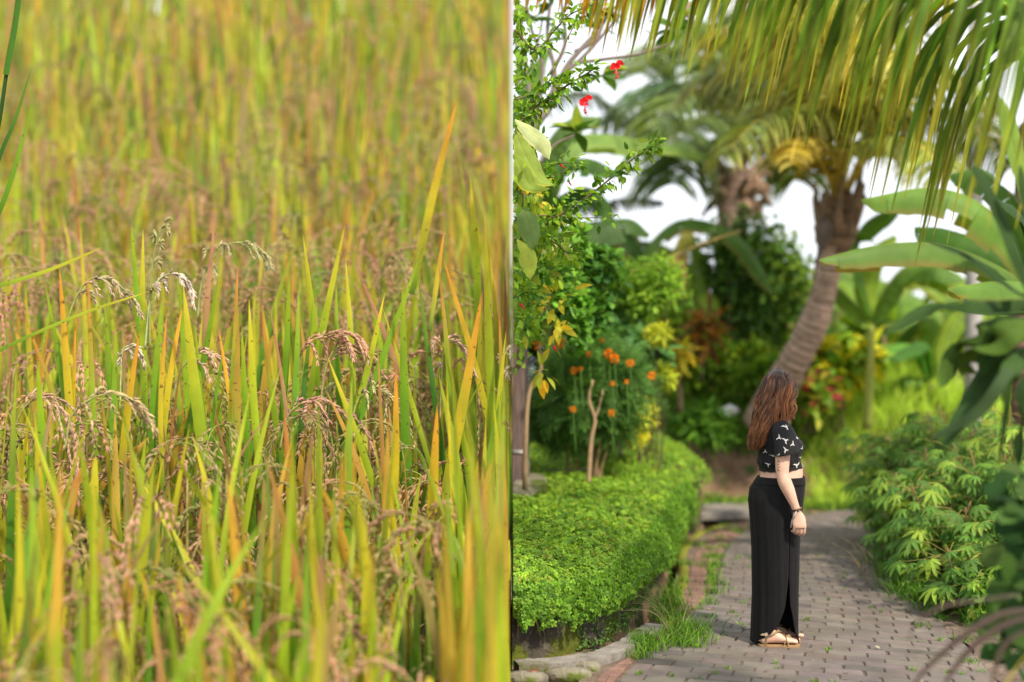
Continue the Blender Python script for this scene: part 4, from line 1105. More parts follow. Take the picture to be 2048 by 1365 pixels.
HIBL = [(0.15, 0.30, 0.02), (0.21, 0.38, 0.025), (0.28, 0.44, 0.03), (0.08, 0.19, 0.02)]
t_ = thing('hibiscus_shrub', (0.10, 9.2, 0.5), 'tall hibiscus shrub with toothed green leaves reaching across the upper left of the garden', 'shrub')
g = G(clip=1); gs = G(clip=1)
Yh = 7.2
def B(pts, Y=Yh): return [P(a, b, Y) for a, b in pts]
for pts, r, n in (([(1028, 300), (1045, 240), (1090, 200), (1135, 170), (1185, 140)], .012, 330), ([(1030, 60), (1070, 100), (1110, 60), (1140, 30), (1195, 5)], .009, 170),
                  ([(1030, 200), (1060, 190), (1100, 160), (1150, 50), (1210, 20)], .007, 90),
                  ([(1090, 450), (1135, 420), (1180, 390), (1230, 350), (1270, 315), (1315, 290)], .009, 280), ([(1040, 445), (1080, 432), (1130, 436), (1225, 436)], .006, 80),
                  ([(1030, 250), (1060, 270), (1085, 290)], .008, 60), ([(1028, 340), (1060, 360), (1100, 355), (1160, 330)], .007, 110), ([(1026, 380), (1050, 355), (1110, 330), (1155, 325)], .006, 60),
                  ([(1028, 50), (1035, 30), (1050, 110), (1045, 170)], .006, 70), ([(1028, 600), (1050, 580), (1075, 620)], .006, 60), ([(1028, 480), (1060, 470), (1100, 480), (1150, 520)], .008, 160)):
    leafy_branch(g, gs, B(pts), r, n, .058, HIBL, spread=.07)
for (a0, b0, sx, sy, nn) in ((1040, 230, 16, 60, 150), (1040, 60, 16, 60, 90), (1045, 150, 20, 40, 90), (1040, 350, 16, 60, 160), (1060, 520, 40, 60, 240), (1040, 600, 20, 60, 160), (1045, 440, 20, 40, 140), (1100, 560, 40, 50, 160)):
    px_ = rng.normal(a0, sx, nn); py_ = rng.normal(b0, sy, nn)
    g.inst(LEAF, frames(rand_dirs(nn, -.2), np.array([0, -.5, 1.0]) + rng.normal(size=(nn, 3)) * .5) * rng.uniform(.04, .075, (nn, 1, 1)), np.array([P(a, b, c) for a, b, c in zip(px_, py_, rng.normal(7.6, .25, nn))]), pick(HIBL, nn, .25))
main = catmull([np.array([.06, 9.85, .5]), P(1036, 760, 9.8), P(1040, 560, 8.2), P(1036, 440, 7.2)], 30)
gs.tubes(main[None], np.linspace(.014, .006, 30)[None], (0.2, .14, .09), k=8)
g.build('foliage', 'leaf', t_); gs.build('stem', 'stem', t_)
flower_hib(1168, 206, 7.0, .034, 'red hibiscus flower hanging in front of the sky, lower of the two open ones', tilt=.3)
flower_hib(1230, 136, 7.0, .034, 'red hibiscus flower hanging at the branch tip, upper of the two open ones', tilt=.9)
flower_hib(1120, 332, 7.0, .014, 'small red hibiscus bud beside the big variegated leaf', bud=True, tilt=.9)
flower_hib(1137, 368, 7.0, .012, 'small red hibiscus bud hanging above the yellow leaves', bud=True)
flower_hib(1040, 612, 7.0, .018, 'pink hibiscus bud beside the wooden post top', bud=True, tilt=.4)
flower_hib(1106, 697, 7.0, .018, 'pink hibiscus bud hanging above the marigolds', bud=True, tilt=.4)

# variegated croton: big yellow green leaves
t_ = thing('croton', (0.12, 9.0, 0.55), 'large leaved croton with yellow variegated leaves along the left edge of the garden', 'shrub')
gs = G(clip=1); gs.tubes(catmull([np.array([.07, 9.9, .5]), P(1036, 760, 9.8), P(1040, 600, 8.4), P(1045, 420, 7.5), P(1040, 290, 7.4)], 24)[None], np.linspace(.014, .008, 24)[None], (.35, .26, .14), k=7)
gs.tubes(catmull([np.array([.07, 9.9, .5]), P(1042, 720, 9.6), P(1100, 600, 8.0), P(1100, 480, 7.6)], 20)[None], np.linspace(.012, .007, 20)[None], (.35, .26, .14), k=7)
gs.build('stem', 'stem', t_)
BIGL = leaf_tpl(1, .42, 8, fold=.25, droop=.25, wpos=.45)
def bigleaf(g, pts, w, col, Y, edge=None, up=(0, -.8, .7)):
    banana_leaf(g, [P(a, b, Y) for a, b in pts], w * Y / F, col, tears=0.0, up=up, droop=.15, edge=edge, n=20, ribw=.005, fold=.35, prof=([0, .1, .3, .5, .7, .85, 1], [.1, .5, .95, 1, .75, .42, .02]))
g = G(clip=0)
bigleaf(g, [(1032, 262), (1048, 300), (1075, 350), (1108, 372)], 46, (.26, .36, .06), 7.0, edge=(.80, .66, .10))
bigleaf(g, [(1030, 240), (1060, 262), (1085, 285), (1098, 320)], 46, (.50, .58, .28), 7.05, edge=(.75, .72, .40))
bigleaf(g, [(1032, 310), (1045, 340), (1062, 370), (1100, 378)], 44, (.22, .32, .04), 6.95, edge=(.75, .62, .05))
bigleaf(g, [(1030, 410), (1050, 430), (1062, 465), (1064, 500)], 50, (.20, .32, .10), 7.0)
bigleaf(g, [(1034, 480), (1052, 500), (1058, 530), (1060, 560)], 40, (.42, .52, .08), 7.0)
for i in range(len(g.v)): g.v[i][:, 0] = np.maximum(g.v[i][:, 0], .006)
n = 150
spots_ = [((1058, 400), 22, 16, 22, 0), ((1120, 470), 26, 26, 20, 1), ((1115, 600), 24, 18, 16, 0), ((1112, 655), 22, 12, 12, 0), ((1082, 745), 18, 20, 14, 2), ((1050, 470), 22, 60, 26, 3), ((1080, 540), 30, 40, 26, 3), ((1045, 640), 18, 40, 14, 3), ((1090, 500), 40, 40, 26, 3)]
pals = [[(.78, .52, .02), (.70, .58, .05), (.50, .45, .03)], [(.72, .66, .36), (.75, .7, .45), (.5, .5, .15)], [(.70, .42, .02), (.35, .38, .03)], [(.10, .22, .02), (.18, .32, .03), (.35, .42, .04)]]
for (cx, cy), sx, sy, nn, pi_ in spots_:
    px_ = rng.normal(cx, sx * .5, nn); py_ = rng.normal(cy, sy * .6, nn); Yv = rng.normal(7.6, .15, nn)
    pos = np.array([P(a, b, c) for a, b, c in zip(px_, py_, Yv)])
    D = nrm(np.c_[(px_ - cx) * .06, rng.normal(0, .5, nn) - .3, -(py_ - cy) * .05 - .2])
    g.clip = 1; g.inst(BIGL, frames(D, np.array([0, -.7, .8]) + rng.normal(size=(nn, 3)) * .4) * rng.uniform(.07, .13, (nn, 1, 1)), pos, pick(pals[pi_], nn, .2))
g.build('foliage', 'leaf', t_)

# green garden shrubs at left
bush('garden_shrub', P(1090, 530, 8.6), (.35, .4, .38), 1500, LEAFR, .075, [(.09, .23, .03), (.13, .31, .03), (.2, .4, .04)], 'glossy rounded leaf shrub behind the croton at the left', lumps=14, base_z=.6, stems=0)
bush('garden_shrub', P(1170, 560, 9.6), (.33, .4, .42), 1500, LEAFR, .08, [(.04, .13, .02), (.07, .2, .02), (.12, .28, .03)], 'mid green shrub between the croton and the climbing vine', lumps=14, base_z=.6, stems=0)
bush('garden_shrub', P(1155, 640, 9.2), (.11, .2, .30), 600, LEAFR, .08, [(.10, .26, .03), (.15, .36, .03)], 'upright narrow shrub with round leaves above the marigolds', lumps=10, base_z=.6, stems=0)
bush('garden_shrub', P(1050, 620, 8.9), (.16, .3, .3), 600, LEAF, .08, [(.10, .24, .03), (.16, .34, .03), (.3, .44, .05)], 'leafy shrub drooping in front of the wooden post', lumps=8, base_z=.6, stems=0)
bush('climbing_vine', P(1305, 585, 12.5), (.42, .4, .52), 3000, LEAFS, .065, [(.22, .40, .03), (.30, .48, .04), (.14, .28, .03)], 'light green small leaved vine draped below the dead banana leaf', 'vine', lumps=20, base_z=.8)
bush('garden_shrub', P(1230, 600, 13.2), (.5, .5, .42), 1500, LEAF, .09, GREEN, 'mid green shrub behind the light green vine', lumps=14, base_z=.8)
bush('garden_shrub', P(1245, 690, 12.8), (.45, .4, .3), 1100, PALM5, .12, [(.12, .27, .05), (.16, .34, .07), (.08, .2, .04)], 'grey green lobed leaf shrub left of the bright yellow plants', lumps=12, base_z=.7)
bush('papaya_seedling', P(1290, 705, 11.6), (.25, .2, .16), 46, PALM7, .24, [(.09, .22, .06), (.12, .28, .07)], 'young papaya like plant with large deeply cut grey green leaves', 'plant', lumps=6, base_z=.7, stems=6)
# marigold bush with individually placed flowers
t_ = bush('marigold_bush', P(1165, 790, 10.7), (.56, .4, .44), 4200, FEATH, .19, [(.08, .18, .04), (.11, .24, .05), (.15, .30, .06)], 'feathery dark green marigold bush behind the ground cover', lumps=22, base_z=.6, stems=10, stemcol=(.25, .17, .09), stemr=.014)
bush('marigold_bush', P(1235, 800, 11.6), (.34, .3, .38), 2600, FEATH, .18, [(.06, .15, .035), (.09, .2, .045), (.12, .25, .05)], 'second marigold bush, darker and nearer the yellow shrub', lumps=16, base_z=.65, stems=7, stemcol=(.25, .17, .09))
MG_ = [(1075, 690, 17, 'beside the post, left of the pink bud'), (1120, 686, 20, 'just right of the pink bud, leftmost large one'), (1217, 708, 17, 'upper left of the touching pair'), (1229, 718, 17, 'lower right of the touching pair'),
       (1260, 727, 14, 'dark orange, right of the touching pair'), (1148, 742, 13, 'dark orange, below the round leaf shrub'), (1161, 738, 8, 'tiny, beside the dark orange one on the left'), (1178, 709, 10, 'small, left of the touching pair'),
       (1303, 752, 14, 'farthest right, low beside the yellow plants'), (1204, 682, 8, 'tiny, highest of all'), (1225, 768, 9, 'small, below the touching pair, left'), (1253, 764, 8, 'tiny, below the touching pair, right'), (1223, 827, 13, 'lowest, above the ground cover in the middle'), (1146, 820, 12, 'lowest on the left, half hidden by leaves')]
PETB = leaf_tpl(1, .5, 2, point=.4, wpos=.7, droop=.5)
for px_, py_, s, lab in MG_:
    c = P(px_, py_, 9.75); s_ = s * 9.8 / F * .66
    t_ = thing('marigold_flower', c, 'orange marigold flower ' + lab, 'flower', 'orange marigold flowers')
    g = G(); n = 90; d = rand_dirs(n, .3)
    g.inst(PETB, frames(d, rand_dirs(n)) * s_ * .55, c + d * s_ * .45, jit((.82, .27, .01), n, .15)); 
    g.build('petals', 'petal', t_)
    g = G(); g.tubes(catmull([c, c + np.array([.01, .02, -.15]), c + np.array([.03, .06, -.38])], 6)[None], np.full((1, 6), .006), (.08, .18, .03), k=5); g.build('stalk', 'stem', t_)
# yellow plants
bush('golden_shrub', P(1277, 832, 11.3), (.17, .2, .25), 1900, LEAFN, .085, [(.80, .70, .04), (.66, .64, .04), (.45, .52, .04)], 'bright yellow feathery shrub at the far end of the ground cover', lumps=14, base_z=.6, stems=0)
bush('golden_shrub', P(1312, 672, 11.2), (.14, .15, .10), 500, LEAFN, .08, [(.55, .55, .04), (.40, .48, .04)], 'small yellow shrub top showing above the papaya leaves', lumps=6, base_z=.7, stems=2, stemr=.006)
bush('golden_shrub', P(1322, 755, 11.6), (.11, .15, .17), 500, LEAFN, .08, [(.50, .56, .04), (.42, .50, .04)], 'thin yellow green shrub right of the marigolds', lumps=6, base_z=.6, stems=2, stemr=.006)
bush('golden_shrub', P(1358, 712, 14.5), (.14, .15, .16), 60, LEAFN, .26, [(.62, .45, .02), (.45, .42, .03)], 'small spiky yellow leaved plant on the bank', lumps=4, base_z=1.2)
bush('cordyline', P(1402, 650, 15.5), (.18, .2, .22), 70, LEAFN, .34, [(.20, .07, .02), (.30, .14, .02), (.10, .06, .02)], 'reddish brown spiky leaved cordyline on the bank', 'plant', lumps=3, base_z=1.6)
# bare stems in front of the bed
for (pp, lab) in (([(1176, 990), (1182, 885), (1190, 840), (1178, 800), (1186, 760)], 'forked bare tan stem standing in the marigolds'), ([(1050, 980), (1052, 860), (1060, 780), (1082, 740), (1078, 690)], 'bare tan stem beside the wooden post')):
    g = G(clip=1); g.tubes(catmull([P(a, b, 9.9 if pp[0][0] > 1100 else 9.2) for a, b in pp], 14)[None], np.linspace(.022, .012, 14)[None], (.36, .25, .15), k=7)
    if pp[0][0] > 1100: g.tubes(catmull([P(a, b, 9.9) for a, b in ((1188, 840), (1198, 815), (1206, 780))], 8)[None], np.linspace(.014, .008, 8)[None], (.36, .25, .15), k=6)
    tag(g.build('bare_stem', 'stem'), lab, 'stem')

# frangipani tree, upper left: grey branches and big leaves
t_ = thing('frangipani_tree', (.25, 10.4, .8), 'grey branched frangipani tree with leaf rosettes at the top left of the garden', 'tree')
g = G(clip=1); Yf = 9.6
for pts, r in (([(1058, 480), (1055, 330), (1065, 265), (1100, 215)], .05), ([(1065, 265), (1060, 200), (1050, 120), (1035, 40)], .028), ([(1100, 215), (1130, 140), (1170, 90), (1200, 60)], .026), ([(1095, 220), (1110, 150), (1095, 70), (1105, -20)], .022), ([(1070, 255), (1085, 130), (1060, 50), (1050, -20)], .018),
               ([(1110, 170), (1150, 130), (1200, 120), (1280, 108), (1345, 85)], .018), ([(1280, 108), (1300, 70), (1290, 60)], .008), ([(1100, 150), (1130, 90), (1125, 20), (1120, -20)], .018), ([(1150, 105), (1190, 80), (1205, 50), (1225, 20)], .02), ([(1045, 240), (1038, 150), (1030, 60)], .016),
               ([(1075, 330), (1110, 290), (1150, 270)], .014), ([(1060, 140), (1075, 90), (1085, 40)], .012), ([(1130, 140), (1160, 120), (1215, 60), (1240, 30)], .018)):
    g.tubes(catmull([P(a, b, Yf) for a, b in pts], 16)[None], np.linspace(r, r * .6, 16)[None], (.22, .18, .16), k=7)
g.tubes(catmull([np.array([.085, 10.0, .6]), P(1042, 640, 9.95), P(1058, 480, 9.6)], 12)[None], np.linspace(.07, .05, 12)[None], (.22, .18, .16), k=8)
g.build('trunk', 'stem', t_)
g = G(clip=1)
for (a, b, n_, s) in ((1152, 265, 9, .22), (1140, 255, 6, .2), (1195, 25, 10, .24), (1350, 60, 12, .22), (1365, 30, 8, .2), (1035, 20, 6, .2), (1105, 10, 6, .2), (1205, 150, 8, .25), (1130, 80, 5, .2), (1060, 45, 6, .2), (1200, 60, 8, .22)):
    D = nrm(np.c_[rng.normal(size=(n_, 2)) * np.array([1, .6]), rng.uniform(-.3, .9, n_)])
    g.inst(BIGL, frames(D, np.array([0, -.4, 1]) + rng.normal(size=(n_, 3)) * .4) * (s * rng.uniform(.7, 1.2, n_))[:, None, None], np.tile(P(a, b, Yf), (n_, 1)), pick([(.06, .15, .02), (.13, .26, .03), (.25, .33, .03)], n_))
g.build('foliage', 'leaf', t_)
c = P(1372, 25, Yf - .1); t_ = thing('frangipani_flower', c, 'pink frangipani flower cluster at the end of the long branch', 'flower')
g = G(); n = 16; d = rand_dirs(n, .4); g.inst(LEAFR, frames(d, rand_dirs(n)) * .055, c + d * .03, pick([(.75, .45, .45), (.7, .2, .25), (.8, .7, .6)], n)); g.build('petals', 'petal', t_)

# ------------------------------------------------------------------ palms
def palm_trunk(g, pts, rads, col, n=90, ring=0.012, k=16):
    m = catmull(pts, n); rr = np.interp(np.linspace(0, 1, n), np.linspace(0, 1, len(rads)), rads)
    i = np.arange(n); rr = rr * (1 + ring * 4 * ((i % 3) == 0) + rng.uniform(-.05, .05, n))
    C = np.array(col)[None] * np.where(i % 3 == 0, 1.2, np.where(i % 3 == 1, .55, 1.0))[:, None] * rng.uniform(.75, 1.2, (n, 1))
    g.tubes(m[None], rr[None], C[None], k=k)
Yp = 14.2
t_ = thing('coconut_palm', P(1497, 840, 15.6), 'leaning ringed trunk coconut palm behind the woman, its crown filling the upper right', 'palm tree')
g = G(); palm_trunk(g, [P(1530, 850, 15.2), P(1558, 780, 14.9), P(1590, 721, 14.6), P(1627, 648, 14.4), P(1646, 590, 14.3), P(1657, 540, 14.2), P(1664, 490, 14.2)], [.30, .21, .185, .18, .15, .14, .17], (.50, .36, .29), n=100)
g.build('trunk', 'bark', t_)
g = G(); palm_trunk(g, [P(1668, 510, Yp), P(1672, 455, Yp), P(1680, 410, Yp), P(1684, 370, Yp)], [.16, .25, .24, .16, .1], (.27, .18, .11), n=20, ring=.03)
# fibrous sheaths and old leaf bases
for i in range(26):
    a = rng.uniform(0, 2 * math.pi); z0 = rng.uniform(400, 470); c = P(1672, z0, Yp) + np.array([math.cos(a) * .19, math.sin(a) * .19, 0])
    e = c + np.array([math.cos(a) * rng.uniform(.05, .2), math.sin(a) * .2, rng.uniform(.2, .5)])
    m = (c + e) / 2 + np.array([math.cos(a) * .02, 0, -.02])
    g.tubes(catmull([c + np.array([0, 0, -.1]), m, e], 8)[None], np.linspace(.05, .02, 8)[None], np.array((.26, .18, .12)) * rng.uniform(.6, 1.4), k=6)
g.build('leaf_bases', 'bark', t_)
# hanging dry sheath
g = G(); g.tubes(catmull([P(1650, 430, 13.9), P(1648, 480, 13.8), P(1634, 520, 13.8), P(1624, 590, 13.8)], 14)[None], np.array([.03, .06, .09, .1, .09, .07, .05, .03, .02, .02, .015, .012, .01, .008])[None], (.13, .10, .085), k=8)
g.build('dry_sheath', 'bark', t_)
YG = (.46, .46, .10); YG2 = (.30, .36, .08); DG = (.13, .18, .06); GD = (.42, .32, .05)
cr = P(1680, 400, Yp)
FR = [([(1680, 400), (1655, 250), (1600, 120), (1520, 60), (1430, 60)], -.5, YG, .85), ([(1682, 400), (1690, 230), (1670, 60), (1620, -60), (1540, -120)], -.4, YG, .9), ([(1682, 400), (1710, 240), (1740, 100), (1800, -20), (1880, -60)], -.3, YG, .9),
      ([(1684, 400), (1740, 280), (1810, 190), (1890, 150), (1980, 200)], -.5, YG2, .85), ([(1684, 400), (1740, 310), (1790, 280), (1850, 300), (1890, 360)], -.9, YG2, .7), ([(1678, 400), (1640, 300), (1590, 240), (1520, 240), (1450, 310)], -.6, YG2, .8),
      ([(1676, 405), (1650, 340), (1610, 280), (1590, 290), (1582, 330)], -1.0, GD, .35), ([(1680, 400), (1640, 200), (1560, 40), (1480, -40), (1380, -60)], .5, DG, .9), ([(1680, 400), (1720, 200), (1760, 20), (1830, -80), (1930, -110)], .8, DG, .9),
      ([(1684, 400), (1770, 260), (1860, 230), (1950, 260), (2020, 340)], .4, DG, .8), ([(1680, 400), (1620, 280), (1540, 180), (1460, 150), (1390, 190)], .8, DG, .9), ([(1680, 400), (1690, 180), (1700, 20), (1720, -120), (1760, -200)], .6, DG, .9), ([(1680, 400), (1672, 220), (1650, 90), (1600, 10), (1560, -20)], -1.2, YG, .8), ([(1682, 400), (1700, 250), (1730, 150), (1770, 110), (1820, 130)], -1.2, YG, .7)]
g = G(clip=1); gr = G(clip=1)
for pts, dy, col, ll in FR:
    n5 = len(pts); ctl = [P(a, b, Yp + dy * (i / (n5 - 1)) * 2.0) for i, (a, b) in enumerate(pts)]
    frond(g, gr, ctl, ll * 1.3, col, n=76, var=.55, droop=.85, w=.023, tipcol=(.60, .50, .13), rcol=(.55, .42, .06), rr=.035, u0=.2)
g.build('fronds', 'frond', t_); gr.build('leaf_stalks', 'stem', t_)

# second palm farther back
t_ = thing('coconut_palm', P(1450, 690, 18.5), 'coconut palm farther back, its straight trunk wrapped by a dark leafy climber', 'palm tree')
g = G(); palm_trunk(g, [P(1450, 700, 18.5), P(1458, 560, 18.5), P(1466, 430, 18.5), P(1474, 340, 18.5)], [.26, .24, .25, .3], (.42, .30, .26), n=70); g.build('trunk', 'bark', t_)
g = G()
for i in range(30):
    a = rng.uniform(0, 6.28); c = P(1474, rng.uniform(330, 420), 18.5) + np.array([math.cos(a) * .25, math.sin(a) * .25, 0]); e = c + np.array([math.cos(a) * .3, math.sin(a) * .3, rng.uniform(-.5, .4)])
    g.tubes(catmull([c, (c + e) / 2 + np.array([0, 0, .08]), e], 7)[None], np.linspace(.08, .03, 7)[None], np.array((.32, .22, .16)) * rng.uniform(.6, 1.4), k=6)
g.build('leaf_bases', 'bark', t_)
g = G(clip=1); gr = G(clip=1)
FR2 = [([(1478, 330), (1450, 220), (1400, 190), (1350, 200), (1300, 260)], DG), ([(1478, 330), (1440, 180), (1380, 110), (1310, 120), (1285, 150)], DG), ([(1478, 330), (1470, 170), (1430, 80), (1360, 60)], DG), ([(1478, 330), (1430, 250), (1370, 250), (1330, 310)], DG), ([(1478, 330), (1500, 190), (1540, 120), (1600, 110)], DG),
       ([(1478, 330), (1430, 290), (1370, 310), (1340, 370)], (.08, .13, .05)), ([(1478, 330), (1520, 240), (1580, 220), (1640, 260)], DG), ([(1478, 330), (1530, 280), (1570, 300), (1590, 360)], DG), ([(1478, 330), (1480, 150), (1500, 60), (1540, 20)], DG), ([(1478, 330), (1400, 200), (1310, 190), (1210, 250)], (.05, .10, .045))]
for i, (pts, col) in enumerate(FR2):
    ctl = [P(a, b, 18.5 + [-1, 1.5, .5, -2, 1][i % 5] * (k / 3)) for k, (a, b) in enumerate(pts)]
    frond(g, gr, ctl, 1.5, np.array(col) * 1.9, n=72, var=.5, droop=.75, w=.024, tipcol=(.25, .28, .12), rcol=(.2, .22, .06), rr=.035, u0=.2)
g.build('fronds', 'frond', t_); gr.build('leaf_stalks', 'stem', t_)
# third pair of far fronds (palm outside on the left)
t_ = thing('palm_frond', P(1330, 290, 19), 'upper of two blurred drooping palm fronds crossing the sky left of the palms', 'palm frond')
g = G(clip=1); gr = G(clip=1)
frond(g, gr, [P(1030, 260, 19), P(1150, 190, 19), P(1240, 230, 19), P(1330, 290, 19)], .6, (.07, .12, .05), n=60, droop=.7, w=.02, rr=.02)
g.build('leaflets', 'frond', t_); gr.build('leaf_stalk', 'stem', t_)
t_ = thing('palm_frond', P(1060, 440, 19), 'lower of two blurred drooping palm fronds left of the palms, brown at its tip', 'palm frond')
g = G(clip=1); gr = G(clip=1)
frond(g, gr, [P(1060, 440, 19), P(1160, 420, 19), P(1250, 400, 19), P(1322, 404, 19)], .5, (.05, .09, .05), n=60, droop=.75, w=.02, rr=.02, tipcol=(.3, .2, .15))
g.build('leaflets', 'frond', t_); gr.build('leaf_stalk', 'stem', t_)

# climber-covered dark tree
bush('leafy_climber', P(1485, 560, 17.2), (.72, .6, 1.1), 3600, LEAFR, .10, [(.08, .18, .035), (.11, .24, .04), (.17, .32, .045), (.04, .10, .02)], 'dark glossy climber rising against the sky between the two palm trunks', 'climber', lumps=34, base_z=1.0, stems=8, stemr=.03, stemcol=(.2, .15, .1))
bush('leafy_climber', P(1570, 575, 17.0), (.48, .5, 1.15), 2200, LEAFR, .1, [(.10, .21, .04), (.15, .29, .04), (.28, .40, .05)], 'smaller dark climber mass just left of the leaning trunk', 'climber', lumps=18, base_z=1.0, stems=4, stemr=.03)
bush('bank_shrub', P(1440, 730, 16.6), (.9, .4, .5), 1500, LEAF, .13, GREEN + LIME + [(.42, .46, .04)], 'low mixed green shrubs on the bank below the climber', 'shrub', lumps=22, base_z=.9)
bush('bank_shrub', P(1370, 690, 16.8), (.5, .4, .5), 1400, LEAFN, .24, GREEN + LIME, 'long leaved green shrub on the bank left of the climber', 'shrub', lumps=18, base_z=.9)
bush('bank_shrub', P(1540, 760, 16.2), (.5, .3, .3), 900, LEAFN, .20, GREEN + LIME, 'leafy shrub behind the woman\'s head at the palm base', 'shrub', lumps=10, base_z=.9)
# croton hedge right of woman
bush('croton', P(1665, 735, 15.6), (.62, .4, .42), 700, BIGL, .26, [(.16, .32, .03), (.28, .46, .03), (.62, .58, .03), (.70, .60, .02), (.10, .22, .02)], 'yellow and green croton right of the leaning palm trunk', 'shrub', lumps=16, base_z=.9)
bush('croton', P(1620, 790, 15.2), (.35, .25, .3), 260, BIGL, .2, [(.12, .27, .03), (.4, .06, .06), (.25, .4, .03), (.18, .33, .04), (.4, .42, .04), (.16, .3, .03), (.3, .44, .04)], 'croton with red and pink leaves just right of the woman\'s head', 'shrub', lumps=8, base_z=.9)
bush('garden_shrub', P(1705, 745, 17.2), (.4, .3, .3), 500, LEAFN, .26, [(.10, .25, .04), (.16, .32, .05)], 'arching green leafed plant between croton and bright grass', 'shrub', lumps=8, base_z=.9)
bush('garden_shrub', P(1400, 860, 15.0), (.5, .3, .3), 900, LEAFN, .16, MG, 'grassy green shrub on the earth bank left of the woman', 'shrub', lumps=12, base_z=.4)

# ------------------------------------------------------------------ background bananas and bushes
def bl0(pts, Y, Y2):
    n_ = len(pts); return [P(a, b, Y + (Y2 - Y) * i / (n_ - 1)) for i, (a, b) in enumerate(pts)]
AB = [((1240, 560, 17), 1.3, 6, 1.9, .5, 'tall banana plant far left behind the marigolds', (.12, .25, .035)),
      ((1330, 620, 19), 1.4, 6, 1.6, .5, 'banana plant with pale upright leaves behind the dead leaf', (.25, .38, .04)),
      ((1395, 640, 17.5), .9, 6, 1.5, .42, 'small lime banana plant left of the climber', (.30, .44, .04)),
      ((1720, 640, 18), 1.0, 7, 1.9, .55, 'banana plant right of the leaning palm with lime stalks', (.22, .36, .04)),
      ((1800, 690, 21), 1.4, 7, 2.1, .6, 'banana plant in the middle distance under the horizontal leaf', (.16, .30, .04)),
      ((1860, 720, 19), .9, 6, 1.8, .5, 'lower banana plant left of the concrete pole', (.20, .34, .04)),
      ((1910, 640, 24), 1.6, 7, 2.2, .6, 'distant banana plant beside the concrete pole', (.24, .36, .05)),
      ((1760, 600, 27), 1.8, 7, 2.4, .6, 'far banana plant seen above the others', (.22, .34, .06)),
      ((1995, 700, 18), 1.3, 6, 1.8, .5, 'banana plant right of the concrete pole', (.12, .25, .03)),
      ((1640, 690, 22), 1.4, 6, 2.0, .55, 'banana plant half hidden behind the leaning trunk', (.18, .32, .04)),
      ((1160, 600, 20), 1.8, 6, 2.0, .55, 'banana plant behind the garden shrubs at left', (.10, .20, .04)),
      ((1090, 560, 18), 2.0, 6, 2.0, .6, 'dark banana plant behind the frangipani', (.07, .16, .03))]
_lb = [(bl0([(1040, 620), (1075, 400), (1130, 290), (1200, 270), (1300, 285), (1428, 312)], 12.5, 13.5), .42, (.20, .33, .07), .10, .5, (.35, .45, .08)), (bl0([(1040, 620), (1060, 420), (1090, 300), (1140, 240), (1200, 235)], 12.5, 12), .5, (.16, .28, .07), .04, .5),
       (bl0([(1040, 620), (1090, 440), (1150, 380), (1200, 390), (1225, 450)], 12, 12), .4, (.07, .16, .03), .05, .4), (bl0([(1040, 620), (1070, 380), (1120, 330), (1180, 320), (1240, 350)], 12, 11.5), .36, (.08, .18, .03), .06, .5),
       (bl0([(1040, 640), (1120, 500), (1200, 450), (1260, 440), (1300, 470)], 12.5, 12.8), .34, (.09, .18, .05), .12, .6), (bl0([(1040, 620), (1045, 300), (1065, 150), (1100, 90)], 12.5, 12.5), .3, (.18, .32, .05), .06, .3)]
banana_plant('banana_plant', (P(1040, 700, 12.4)[0], 12.4, .5), 1.8, _lb, 'banana plant at the top left whose pale leaf reaches toward the palms', 'banana plants behind the garden', top=tuple(P(1040, 620, 12.4)), r=.08)
for (a, b, y), h, nl, ln, wd, lab, col in AB:
    bp = P(a, b, y); bp[2] = 1.0
    hh = max(h, P(a, b, y)[2] - 1.0 - 0.2)
    auto_banana(bp, hh, nl, ln, wd, lab, col)
far = [((1070, 640, 24), (2.2, 1, 1.6), DARK), ((1250, 660, 26), (2.2, 1, 1.3), GREEN), ((1420, 700, 27), (2.2, 1, 1.1), GREEN), ((1600, 700, 27), (1.8, 1, 1.2), LIME), ((1760, 710, 30), (2.3, 1, 1.2), LIME + GREEN), ((1900, 700, 31), (2.2, 1, 1.3), LIME), ((2040, 700, 29), (2.2, 1, 1.6), GREEN)]
fl_ = ['dark far bush at the left end of the garden backdrop', 'far green bush behind the marigolds', 'far green bush behind the climber', 'far bush behind the leaning palm trunk', 'far lime green bush in the gap right of the palm', 'far lime bush left of the concrete pole', 'far green bush at the right edge']
for ((a, b, y), r_, pal), lab in zip(far, fl_):
    c = P(a, b, y); bush('far_bush', c, r_, 2600, LEAF, .26, pal, lab, 'bush', 'bushes in the background', lumps=26, base_z=1.1, stems=3, stemr=.05)
_lv = [(bl0(p_, 17, 17.3), w_, c_, .06, .3) for p_, w_, c_ in (([(1290, 680), (1275, 580), (1266, 500), (1262, 445)], .34, (.34, .48, .06)), ([(1290, 680), (1330, 580), (1358, 500), (1382, 432)], .32, (.48, .46, .10)), ([(1290, 680), (1240, 590), (1225, 530), (1235, 480)], .3, (.22, .36, .05)),
       ([(1290, 680), (1310, 580), (1312, 520), (1330, 490)], .34, (.30, .46, .06)), ([(1290, 680), (1380, 600), (1400, 530), (1385, 470)], .3, (.20, .34, .05)), ([(1290, 680), (1200, 600), (1160, 540), (1180, 500)], .34, (.12, .24, .04)))]
banana_plant('banana_plant', (P(1290, 700, 17)[0], 17, 1.0), .6, _lv, 'banana plant with upright lime leaves poking into the sky behind the vine', 'banana plants behind the garden', top=tuple(P(1290, 680, 17)), r=.08)
